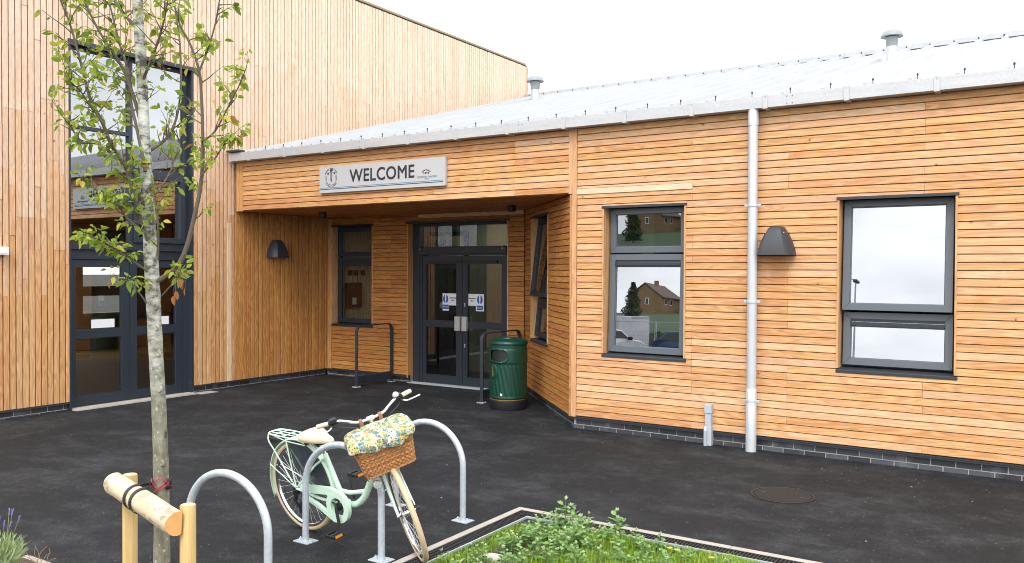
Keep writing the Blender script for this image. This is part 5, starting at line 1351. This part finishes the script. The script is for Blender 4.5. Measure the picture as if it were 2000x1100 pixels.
for j in range(ROWS):
    f = j/(ROWS-1); z = BZ+(BT-BZ)*f; hx, hy, rr = sec(f); base_ = rrect(hx, hy, rr, NW); pts = []
    for k, p in enumerate(base_):
        nrm = (base_[(k+1) % NW]-base_[k-1]).cross(Vector((0, 0, 1))).normalized()
        ph = math.pi*(k*68/NW)+(math.pi if j % 2 else 0); pts.append(BC+p+nrm*(.0036*math.sin(ph))+Vector((0, 0, z+r.uniform(-.0006, .0006))))
    for q, dz in ((0, -.0036), (1, .0036)): mb.tube([p+Vector((0, 0, dz)) for p in pts], .0039, 6, closed=True, tint=(r.random(), 0, 0))
for f, rad in ((-.02, .007), (1.0, .006)):
    z = BZ+(BT-BZ)*f; hx, hy, rr = sec(f)
    for ph in (0, math.pi):
        base_ = rrect(hx, hy, rr, 160); pts = []
        for k, p in enumerate(base_):
            nrm = (base_[(k+1) % 160]-base_[k-1]).cross(Vector((0, 0, 1))).normalized(); a = k*math.pi*2*24/160+ph; pts.append(BC+p+nrm*(rad*.6*math.cos(a))+Vector((0, 0, z+rad*.6*math.sin(a))))
        mb.tube(pts, rad*.75, 6, closed=True, tint=(r.random(), 0, 0))
for k in range(40):
    b0, b1 = rrect(*sec(0), 40)[k], rrect(*sec(1), 40)[k]; mb.tube([BC+b0+Vector((0, 0, BZ)), BC+b1+Vector((0, 0, BT))], .0042, 6, tint=(.2, 0, 0))
hx, hy, rr = sec(0); mb.face([BC+p*.97+Vector((0, 0, BZ+.004)) for p in rrect(hx, hy, rr, 40)])
bo = steer(mb).build('basket', 'wicker', BK, local=True, angle=80)
mb = MB(); vs = []; NC = 120; r = random.Random(2)
prf = [(-.062, .020, 1), (-.046, .026, 1), (-.03, .029, 1), (-.004, .026, 1), (.010, .012, .98), (.017, -.02, .9), (.020, -.06, .75), (.022, -.10, .5), (.022, -.14, .15)]
hx, hy, rr = sec(.95); bs = rrect(hx, hy, rr, NC)
for i, (dz, out, _) in enumerate(prf):
    for k, p in enumerate(bs):
        nrm = (bs[(k+1) % NC]-bs[k-1]).cross(Vector((0, 0, 1))).normalized(); u = k/NC*6.283
        wv = .007*math.sin(u*9+1.3)+.005*math.sin(u*17)+.006*math.sin(u*4+2)
        if out > -.01: q = p+nrm*(out+wv*(.9 if i < 3 else .4))
        else:
            sc_ = max(.02, 1+(out)/.155); q = Vector((p.x*sc_, p.y*sc_, 0))
        lumps = .010*math.sin(q.x*38+q.y*22)+.008*math.sin(q.y*33-q.x*15+1)+.004*math.sin(q.x*70+q.y*60)
        zz = BT+dz+(lumps*min(1, -out*14) if out < 0 else 0)+(.014*math.sin(u*3+.6)+.008*math.sin(u*7) if i == 0 else (.008*math.sin(u*3+.6) if i == 1 else 0))
        vs.append(BC+q+Vector((0, 0, zz)))
n = len(prf); mb.add(vs, [(i*NC+k, i*NC+(k+1) % NC, (i+1)*NC+(k+1) % NC, (i+1)*NC+k) for i in range(n-1) for k in range(NC)]+[tuple(range((n-1)*NC, n*NC))], smooth=True)
o = steer(mb).build('basket_cover', 'floral', BK, local=True, angle=180); sb = o.modifiers.new('sub', 'SUBSURF'); sb.levels = sb.render_levels = 1

# ------------------------------------------------------------------ tree, stakes
TR = thing('young_tree', (-3.78, 2.613, .02), 'slim young tree with pale spotted bark and sparse green leaves', 'tree')
rt = random.Random(17)
tp = [(318, 1230, .044), (316, 1100, .040), (316, 1000, .0385), (314, 900, .0365), (310, 790, .035), (305, 700, .0345), (301, 620, .0345), (297, 540, .0345), (291, 440, .032), (287, 360, .0295), (282, 260, .026), (276, 130, .0255), (269, 10, .0255), (262, -120, .024), (256, -260, .021), (252, -420, .016), (250, -560, .008)]
D0 = 4.27
tpts = [at(x, y, D0) for x, y, _ in tp]; tpts[0].z = -.05
tr_ = bez(tpts, 5); rad = []
for i in range(len(tp)-1):
    for k in range(5): rad.append((tp[i][2]*(5-k)+tp[i+1][2]*k)/5*(1+.03*rt.uniform(-1, 1)))
rad.append(tp[-1][2])
mb = MB(); mb.tube(tr_, rad, 20)
for (x, y) in ((302, 640), (306, 690), (309, 760), (313, 905), (300, 600)):     # knots
    p = at(x+3, y, D0-.036); mb.lathe([(.019, -.004), (.015, .004), (.006, .004), (0, .001)], p, 10, Matrix(((1, 0, 0), (0, 0, -1), (0, 1, 0))))
mb.build('trunk', 'bark', TR)
lb_ = MB(); tw = MB(); lv = MB()
def leaf_at(p, d, tone):
    L = rt.uniform(.025, .049); d = (d+Vector((rt.uniform(-.6, .6), rt.uniform(-.6, .6), rt.uniform(-1.1, .0)))).normalized()
    up = Vector((rt.uniform(-1, 1), rt.uniform(-1, 1), .6)).normalized()
    if abs(up.dot(d)) > .95: up = Vector((1, 0, 0))
    pet = p+d*.012; leaf_shape(lv, pet, d, up, L, L*rt.uniform(.24, .32), (tone, rt.random(), 0), False, rt.uniform(.1, .45), rt.uniform(.05, .4))
def tone():
    q = rt.random()
    if q < .02: return .98
    if q < .11: return rt.uniform(.72, .85)
    return min(.68, max(0, rt.gauss(.40, .17)))
def twig(p, d, L, rad_, lvl, dens):
    n = max(3, int(L/.05)); pts = [p]
    for i in range(n):
        d = (d+Vector((rt.uniform(-.22, .22), rt.uniform(-.22, .22), rt.uniform(-.10, .14)))).normalized(); pts.append(pts[-1]+d*(L/n))
    tw.tube(pts, [max(.0011, rad_*(1-.75*i/n)) for i in range(n+1)], 5)
    for i in range(1, n+1):
        if rt.random() < dens:
            leaf_at(pts[i], (pts[i]-pts[i-1]).normalized()+Vector((rt.uniform(-1, 1), rt.uniform(-1, 1), 0))*.8, tone())
            if rt.random() < .45: leaf_at(pts[i], Vector((rt.uniform(-1, 1), rt.uniform(-1, 1), -.2)), tone())
        if lvl > 0 and rt.random() < .34 and i < n:
            twig(pts[i], (d+Vector((rt.uniform(-1, 1), rt.uniform(-1, 1), rt.uniform(-.3, .5)))*.9).normalized(), L*rt.uniform(.3, .6), rad_*.6, lvl-1, dens)
    leaf_at(pts[-1], d, tone())
def limb(px, d0, d1, r0_, r1_, ntw, dens=.55, tl=.26, start=.15):
    tl *= .66; ntw = int(ntw*1.35); r0_ *= .85
    P = [at(x, y, d0+(d1-d0)*i/(len(px)-1)) for i, (x, y) in enumerate(px)]; c = bez(P, 5); n = len(c)
    lb_.tube(c, [r0_+(r1_-r0_)*i/(n-1) for i in range(n)], 8)
    for k in range(ntw):
        f = start+(1-start)*(k+rt.random())/ntw; i = min(n-2, int(f*(n-1))); dr = (c[i+1]-c[i]).normalized()
        s = Vector((rt.uniform(-1, 1), rt.uniform(-1, 1), rt.uniform(-.25, .45))).normalized()
        twig(c[i], (dr*.55+s*.9).normalized(), tl*rt.uniform(.4, 1.15)*(1.1-.4*f), .0038, 1, dens)
    twig(c[-1], (c[-1]-c[-2]).normalized(), tl, r1_, 1, dens)
limb([(310, 548), (333, 532), (352, 512), (366, 478), (378, 430), (390, 375), (396, 320), (396, 270), (394, 200), (389, 140), (372, 88), (352, 50), (340, 10)], 4.25, 4.05, .0165, .004, 13, .5, .22, .32)
limb([(396, 276), (420, 256), (445, 210), (468, 165), (480, 135)], 4.12, 3.98, .006, .002, 8, .7, .14)
limb([(389, 140), (408, 90), (422, 40), (430, -10), (436, -60)], 4.08, 4.0, .006, .002, 10, .65, .16)
limb([(392, 345), (420, 310), (440, 278), (452, 266)], 4.1, 4.0, .005, .002, 7, .7, .13)
limb([(284, 408), (262, 358), (240, 320), (216, 280), (200, 240), (176, 192), (164, 148), (152, 100), (136, 45), (118, 0), (105, -45)], 4.25, 4.0, .014, .003, 26, .62, .27)
limb([(200, 240), (175, 205), (155, 175), (142, 165), (130, 140)], 4.1, 3.95, .005, .002, 9, .75, .2)
limb([(232, 308), (190, 282), (160, 278), (140, 250), (128, 235)], 4.15, 4.0, .005, .002, 10, .75, .22)
limb([(274, 235), (258, 180), (238, 130), (205, 80), (180, 35), (160, -10), (150, -50)], 4.28, 4.15, .011, .003, 20, .6, .26)
limb([(284, 335), (268, 255), (255, 195), (250, 140), (235, 90), (222, 40), (212, -5), (205, -60)], 4.22, 4.5, .010, .003, 18, .6, .26)
limb([(284, 300), (306, 286), (325, 270), (340, 245), (352, 190), (353, 120), (350, 70), (343, 25), (338, -30)], 4.28, 4.45, .010, .003, 16, .55, .24)
limb([(278, 160), (298, 110), (315, 60), (326, 10), (335, -50)], 4.26, 4.1, .009, .003, 14, .65, .25)
limb([(288, 470), (275, 430), (262, 385), (248, 340), (240, 300)], 4.24, 4.1, .009, .003, 16, .65, .24)
limb([(286, 392), (310, 370), (330, 340), (345, 300), (352, 270)], 4.26, 4.5, .007, .002, 9, .5, .22)
limb([(288, 530), (262, 512), (238, 495), (215, 480), (198, 470), (186, 466)], 4.22, 4.0, .007, .002, 14, .75, .16, .3)
limb([(286, 592), (274, 575), (258, 560), (240, 548)], 4.22, 4.12, .006, .002, 4, .5, .12, .4)
limb([(284, 455), (252, 430), (225, 395), (205, 385), (190, 372)], 4.2, 4.05, .007, .002, 12, .7, .2)
limb([(316, 578), (332, 560), (346, 545), (352, 530)], 4.27, 4.2, .005, .002, 4, .45, .12, .4)
limb([(308, 500), (309, 450), (306, 405), (300, 370)], 4.2, 4.12, .008, .003, 6, .4, .16)
limb([(270, 60), (230, 10), (200, -60), (180, -140)], 4.27, 4.5, .010, .003, 14, .6, .3)
limb([(268, 10), (310, -60), (350, -140), (370, -220)], 4.27, 4.1, .010, .003, 14, .6, .3)
limb([(262, -120), (230, -200), (215, -290), (205, -370)], 4.27, 4.1, .009, .003, 14, .6, .3)
limb([(258, -220), (285, -300), (300, -380), (305, -460)], 4.27, 4.4, .008, .003, 14, .6, .3)
limb([(254, -380), (240, -470), (236, -560)], 4.27, 4.3, .006, .003, 10, .65, .3)
for x, y in ((348, 530), (352, 548), (362, 560), (356, 545), (338, 578), (343, 568), (215, 545), (219, 535)):    # dead leaves
    p = at(x, y, 4.2); leaf_shape(lv, p, Vector((.2, rt.uniform(-.4, .4), -1)), Vector((rt.uniform(-1, 1), -1, .2)).normalized(), .045, .012, (1.0, rt.random(), 0), False, .45, .1)
    tw.tube([p, p+Vector((.0, 0, .03)), at(346, 545, 4.2) if x > 300 else at(232, 520, 4.1)], .001, 4)
lb_.build('limbs', 'twig', TR); tw.build('twigs', 'twig', TR); lv.build('leaves', 'leaf', TR)

PA, PB = Vector((-4.052, 2.603, 0)), Vector((-3.434, 2.502, 0))
TS = thing('tree_support', (-3.74, 2.55, 0), 'timber tree support of two stakes and a round log crossbar', 'tree stake')
for p, h in ((PA, .925), (PB, .885)):
    mb = MB(); mb.lathe([(.036, -.1), (.037, .4), (.0365, h-.004), (.034, h)], p, 18); o = mb.build('post', 'post', TS)
    mb = MB(); mb.lathe([(.0335, h+.001), (0, h+.002)], p, 18); mb.build('post_end', 'posttop', o)
la, lb2 = Vector((-4.083, 2.538, .888)), Vector((-3.418, 2.433, .816)); dl = (lb2-la).normalized()
mb = MB(); yv = Vector((0, 0, 1)); sv = dl.cross(yv).normalized(); yv = sv.cross(dl)
vs = []; prof = [(k, math.cos(R(k)), math.sin(R(k))) for k in range(0, 360, 15)]; NS = 8
for i in range(NS+1):
    p = la.lerp(lb2, i/NS)
    for k, c_, s_ in prof:
        rr = .058*(1+.03*math.sin(i*1.7+k*.05)); x_, y_ = c_*rr, s_*rr
        x_ = max(x_, -.022) ; vs.append(p-sv*0+sv*x_+yv*y_)
m_ = len(prof); mb.add(vs, [(i*m_+k, i*m_+(k+1) % m_, (i+1)*m_+(k+1) % m_, (i+1)*m_+k) for i in range(NS) for k in range(m_)], smooth=True)
mb.add([la-dl*.012+(Vector(v)-la)*.85 for v in vs[:m_]]+vs[:m_], [tuple(range(m_-1, -1, -1))]+[(k, (k+1) % m_, m_+(k+1) % m_, m_+k) for k in range(m_)], smooth=True)
lo = mb.build('crossbar', 'log', TS, angle=50)
mb = MB(); mb.add([Vector(v)+dl*.001 for v in vs[-m_:]], [tuple(range(m_))]); mb.build('sawn_end', 'logend', lo)
# tie strap round log and trunk
for off in (-.035, .03):
    c = la.lerp(lb2, .42)+dl*off; mb = MB(); pts = []
    ring_ = [c+sv*(.062*math.cos(R(a)))+yv*(.062*math.sin(R(a))) for a in range(110, -100, -15)]
    tz = .915+off*.35; tc = at(316, 955, D0); tc = Vector((tc.x, tc.y, tz)); back = [tc+Vector((math.cos(R(a))*.047, math.sin(R(a))*.047, 0)) for a in range(190, -20, -20)]
    w = Vector((0, 0, 1))
    def band(path, wid, nrm_fn):
        vs = []
        for p in path:
            a = nrm_fn(p); vs += [p-a*wid, p+a*wid]
        mb.add(vs, [(2*i, 2*i+1, 2*i+3, 2*i+2) for i in range(len(path)-1)], smooth=True)
    band(ring_, .010, lambda p: dl); band([back[0].lerp(ring_[0], q/4) for q in range(5)], .010, lambda p: (Vector((0, 0, 1))*.7+dl*.7).normalized()); band(back, .016, lambda p: Vector((0, 0, 1)))
    o = mb.build('tie_strap', 'strap', TS); q_ = o.modifiers.new('s', 'SOLIDIFY'); q_.thickness = .003
mb = MB(); tc = at(316, 965, D0)
for zz in (.02, -.03):
    mb.tube([Vector((tc.x+.049*math.cos(R(a)), tc.y+.049*math.sin(R(a)), .905+zz*math.sin(R(a*2))+.012)) for a in range(170, 371, 10)], .0026, 6)
mb.tube([Vector((tc.x+.05*math.cos(R(a)), tc.y+.05*math.sin(R(a)), .875+.05*(a-280)/60)) for a in range(280, 350, 10)], .0035, 6)
mb.build('tie_tape', 'pink', TS)

# ------------------------------------------------------------------ inside the lobby
LW = Plane((-11.50, 0, 0), (0, 1, 0))
mb = MB(); vboards(mb, LW, 11.76, 13.4, .012, 2.99, pitch=.09, tone=.6, tv=.05, pale=lambda u, v: .85); mb.build('inner_panelling', 'larch_plain', EB)
t = thing('fire_panel', (-11.485, 12.05, 1.50), 'dark red control cabinet seen through the recess window', 'control panel')
mb = MB(); mb.box((0, -.20, -.24), (.08, .20, .24)); mb.build('cabinet', 'panelred', t, local=True, bevel=.01)
mb = MB(); mb.box((.0805, -.07, -.18), (.084, .04, -.05)); mb.build('label_plate', 'stickwhite', t, local=True)
for y, lb in ((11.98, 'left of three small switch boxes above the control cabinet'), (12.14, 'middle of three small switch boxes above the control cabinet'), (12.34, 'right of three small switch boxes above the control cabinet')):
    t = thing('switch_box', (-11.485, y, 1.93), lb, 'switch', 'switch boxes inside the lobby'); mb = MB(); mb.box((0, -.045, -.05), (.04, .045, .05)); mb.build('housing', 'panelred', t, local=True, bevel=.006)
    mb = MB(); mb.box((.0405, -.02, -.02), (.044, .02, .02)); mb.build('button', 'black', t, local=True)
M['nametan'] = plain('name_panel_tan', (.42, .36, .20), .8, 0, .05, 3)
t = thing('inner_doorway', (-10.2, 13.4, 0), 'dark framed inner doorway marked HALL beyond the glass doors', 'doorway')
LP = Plane((-10.2, 13.4, 0), (1, 0, 0)); mb = MB()
for a_ in ((-.52, -.46, 0, 2.75), (.44, .52, 0, 2.75), (-.46, .44, 2.67, 2.75), (-.46, .44, 2.15, 2.25), (-.04, .02, 0, 2.15)): LP.box(mb, *a_, -.02, .05)
mb.build('door_frame', 'frame_dark', t, bevel=.003)
mb = MB(); LP.box(mb, -.46, .44, 2.25, 2.67, -.01, .02); mb.build('name_panel', 'nametan', t)
text('HALL', .24, 'ink', t, LP.mat(-.10, 2.50, .026), depth=.002, offset=.002)
for a_ in ((-.46, -.04), (.02, .44)):
    mb = MB(); LP.box(mb, *a_, 0, 2.15, -.005, .004); mb.build('door_leaf', 'lobbyfloor', t)
for x, y, L_, lb in ((-8.9, 12.75, .6, 'lit strip light on the lobby ceiling above the glass doors'), (-4.5, 10.6, .7, 'lit strip light behind the window left of the drainpipe')):
    t = thing('ceiling_light', (x, y, 2.985), lb, 'ceiling light', 'strip lights inside the building')
    mb = MB(); mb.box((-L_, -.07, -.03), (L_, .07, 0)); mb.build('housing', 'white', t, local=True)
    mb = MB(); mb.box((-L_+.02, -.05, -.05), (L_-.02, .05, -.0305)); mb.build('diffuser', 'bright', t, local=True)

# ------------------------------------------------------------------ behind the camera: what the windows mirror
mb = MB(); vs = []; prof = [(-44, .01), (-52, 1.2), (-62, 2.2), (-100, 3.4), (-118, 4.9), (-135, 5.6), (-240, 6.2)]
for y, z in prof:
    for x in range(-140, 61, 20): vs.append((x, y+.06*(x+60), z+.25*math.sin(x*.13+y)))
n = 11; mb.add(vs, [(i*n+k, i*n+k+1, (i+1)*n+k+1, (i+1)*n+k) for i in range(len(prof)-1) for k in range(n-1)], smooth=True)
tag(mb.build('grass_bank', 'bank'), kind='structure')
def house(x, y, ang, w, L, ze, zap, label, zb=4.6):
    t = thing('brick_house', (x, y, zb), label, 'house', 'brick houses on the bank'); t.rotation_euler = (0, 0, ang); he, ha = ze-zb, zap-zb
    mb = MB(); pts = [(-w/2, -1), (w/2, -1), (w/2, he), (0, ha), (-w/2, he)]
    mb.prism(pts, 0, -L, lambda a, b, d: Vector((a, d, b))); mb.build('wall', 'housebrick', t, local=True)
    mb = MB()
    for s in (-1, 1):
        q = [(0, ha+.12), (s*(w/2+.35), he-.2), (s*(w/2+.35), he-.05), (0, ha+.30)]
        mb.prism(q if s > 0 else q[::-1], .25, -L-.25, lambda a, b, d: Vector((a, d, b)))
    rf_ = mb.build('roof', 'rooftile', t, local=True)
    mb = MB(); mb.box((-.35, -L*.6-.35, ha-.2), (.35, -L*.6+.35, ha+1.0)); mb.build('chimney', 'housebrick', rf_, local=True)
    def win(a, b, d, e, face):
        for k, (m_, gap, nm) in enumerate((('white', .0, 'window'), ('carglass', .12, 'pane'))):
            mb = MB()
            if face == 'front': mb.box((a+gap, .0+.02*k, d+gap), (b-gap, .04+.02*k, e-gap))
            else: mb.box((w/2+.0+.02*k, a+gap, d+gap), (w/2+.04+.02*k, b-gap, e-gap))
            if k == 0: o = mb.build(nm, m_, t, local=True)
            else: mb.build(nm, m_, o, local=True)
    win(.1, .9, he-1.6, he-.3, 'front'); win(-2.4, -1.3, he-1.5, he-.2, 'side'); win(-5.2, -4.1, he-1.5, he-.2, 'side')
    return t
house(-65.2, -128, R(-2), 7.0, 10, 8.7, 11.0, 'brick house with a gable mirrored in the window left of the drainpipe')
house(-55.5, -134, R(-2), 8.0, 12, 8.2, 10.4, 'second brick house mirrored behind the first at the right of the pane', 4.4)
t = thing('conifer_tree', (-54.6, -99.7, 3.0), 'dark conifer mirrored in front of the brick house gable', 'tree'); r = random.Random(8)
mb = MB(); mb.tube([(0, 0, -.5), (0, 0, 6)], [.16, .03], 8); mb.build('trunk', 'twig', t, local=True)
mb = MB()
for k in range(2600):
    z = .7+5.6*r.random()**1.2; rr = (1.55*(1-(z/6.5)**1.6)+.15)*math.sqrt(r.random())*(1+.25*math.sin(z*4)); a = r.random()*6.283; p = Vector((rr*math.cos(a), rr*math.sin(a), z)); s_ = .20
    q = [p+Vector((r.uniform(-s_, s_), r.uniform(-s_, s_), r.uniform(-s_, s_))) for _ in range(3)]; mb.face(q, (r.random(), 0, 0))
mb.build('crown', 'conifer', t, local=True)
t = thing('wrapped_pallet', (-23.3, -31.4, 0), 'tall pallet stack wrapped in white film mirrored in the window', 'pallet'); t.rotation_euler = (0, 0, R(30)); r = random.Random(3)
mb = MB(); mb.add([(x*1.15*(1+r.uniform(-.03, .03)), y*.7*(1+r.uniform(-.03, .03)), z+r.uniform(-.04, .04)) for z in (.15, .8, 1.5, 2.25, 2.4) for x, y in ((-1, -1), (-.3, -1.02), (.4, -1), (1, -1), (1, 1), (0, 1), (-1, 1))], [(i*7+k, i*7+(k+1) % 7, (i+1)*7+(k+1) % 7, (i+1)*7+k) for i in range(4) for k in range(7)]+[tuple(range(28, 35))]); mb.build('wrap', 'wrap', t, local=True, bevel=.05)
mb = MB(); [mb.box((-1.1, y, 0), (1.1, y+.12, .14)) for y in (-.65, -.05, .55)]; mb.build('pallet_base', 'post', t, local=True)
t = thing('mesh_fence', (-21.8, -26.6, 0), 'temporary mesh fence panel mirrored behind the parked cars', 'fence'); t.rotation_euler = (0, 0, R(28)); mb = MB()
for x0 in (-3.6, -.05, 3.5):
    mb.tube(bez([(x0, 0, 0), (x0, 0, 1.85), (x0+.12, 0, 1.98), (x0+3.3, 0, 1.98), (x0+3.42, 0, 1.85), (x0+3.42, 0, 0)], 4), .021, 6)
mb.build('frame', 'galv', t, local=True)
mb = MB()
for k in range(70): mb.tube([(-3.55+k*.15, 0, .1), (-3.55+k*.15, 0, 1.2)], .004, 3, caps=False)
for z in (.1, .65, 1.2): mb.tube([(-3.55, 0, z), (6.9, 0, z)], .005, 3, caps=False)
mb.build('mesh', 'frame', t, local=True)
def car(x, y, ang, paint, label):
    t = thing('parked_car', (x, y, 0), label, 'car', 'cars parked behind the photographer'); t.rotation_euler = (0, 0, ang)
    side = [(-2.0, .35), (-2.05, .75), (-1.75, .92), (-1.0, 1.0), (-.45, 1.42), (.3, 1.50), (1.1, 1.46), (1.75, 1.05), (2.0, .95), (2.05, .5), (2.0, .35)]
    mb = MB(); mb.prism(side, -.82, .82, lambda a, b, d: Vector((a, d*(1-.18*max(0, b-.9)/.6), b))); mb.build('body', paint, t, local=True, bevel=.05)
    mb = MB()
    for s in (-1, 1):
        for poly in ([(-.85, 1.02), (-.38, 1.37), (.15, 1.42), (.15, 1.02)], [(.22, 1.02), (.22, 1.42), (1.0, 1.38), (1.5, 1.03)]): mb.face([(a, s*(.825*(1-.18*max(0, b-.9)/.6)), b) for a, b in poly])
    mb.face([(-.98, -.70, 1.03), (-.98, .70, 1.03), (-.50, .62, 1.40), (-.50, -.62, 1.40)]); mb.face([(1.73, -.68, 1.10), (1.73, .68, 1.10), (1.16, .62, 1.45), (1.16, -.62, 1.45)]); mb.build('car_glass', 'carglass', t, local=True)
    for s in (-1, 1):
        mb = MB(); mb.box((-.86, s*.95-.11, .95), (-.70, s*.95+.11, 1.12)); mb.build('wing_mirror', 'black', t, local=True, bevel=.04)
        for wx in (-1.3, 1.3):
            mb = MB(); mb.lathe([(.2, -.1), (.31, -.09), (.32, 0), (.31, .09), (.2, .1)], (wx, s*.78, .32), 20, Y_); w_ = mb.build('wheel', 'rubber', t, local=True); mb = MB(); mb.lathe([(0, -.1), (.2, -.095), (.2, .095), (0, .1)], (wx, s*.78, .32), 16, Y_); mb.build('rim', 'silver', w_, local=True)
    return t
car(-14.9, -20.6, R(200), 'carblue', 'dark blue car mirrored at the bottom of the window left of the drainpipe')
car(-19.0, -19.3, R(110), 'carwhite', 'white car mirrored at the bottom left corner of the same window')
t = thing('hedge', (-27, -42, 0), 'dark hedge mirrored below the grass bank', 'hedge'); r = random.Random(6); mb = MB()
for k in range(9000):
    p = Vector((r.uniform(-8, 16), r.uniform(-.7, .7), r.random()**.7*1.5)); s_ = .13; mb.face([p+Vector((r.uniform(-s_, s_), r.uniform(-s_, s_), r.uniform(-s_, s_))) for _ in range(3)], (r.random(), 0, 0))
mb.build('foliage', 'hedge', t, local=True); mb = MB(); mb.box((-8, -.5, 0), (16, .5, 1.25)); mb.build('branches', 'twig', t, local=True)
t = thing('street_lamp', (-9.2, -29.5, 0), 'slim street lamp mirrored in the window right of the drainpipe', 'street lamp')
mb = MB(); mb.tube([(0, 0, 0), (0, 0, 8)], [.07, .04], 10); mb.build('pole', 'galv', t, local=True); mb = MB(); mb.box((-.12, -.5, 7.98), (.12, .25, 8.12)); mb.build('lamp_head', 'frame', t, local=True, bevel=.03)
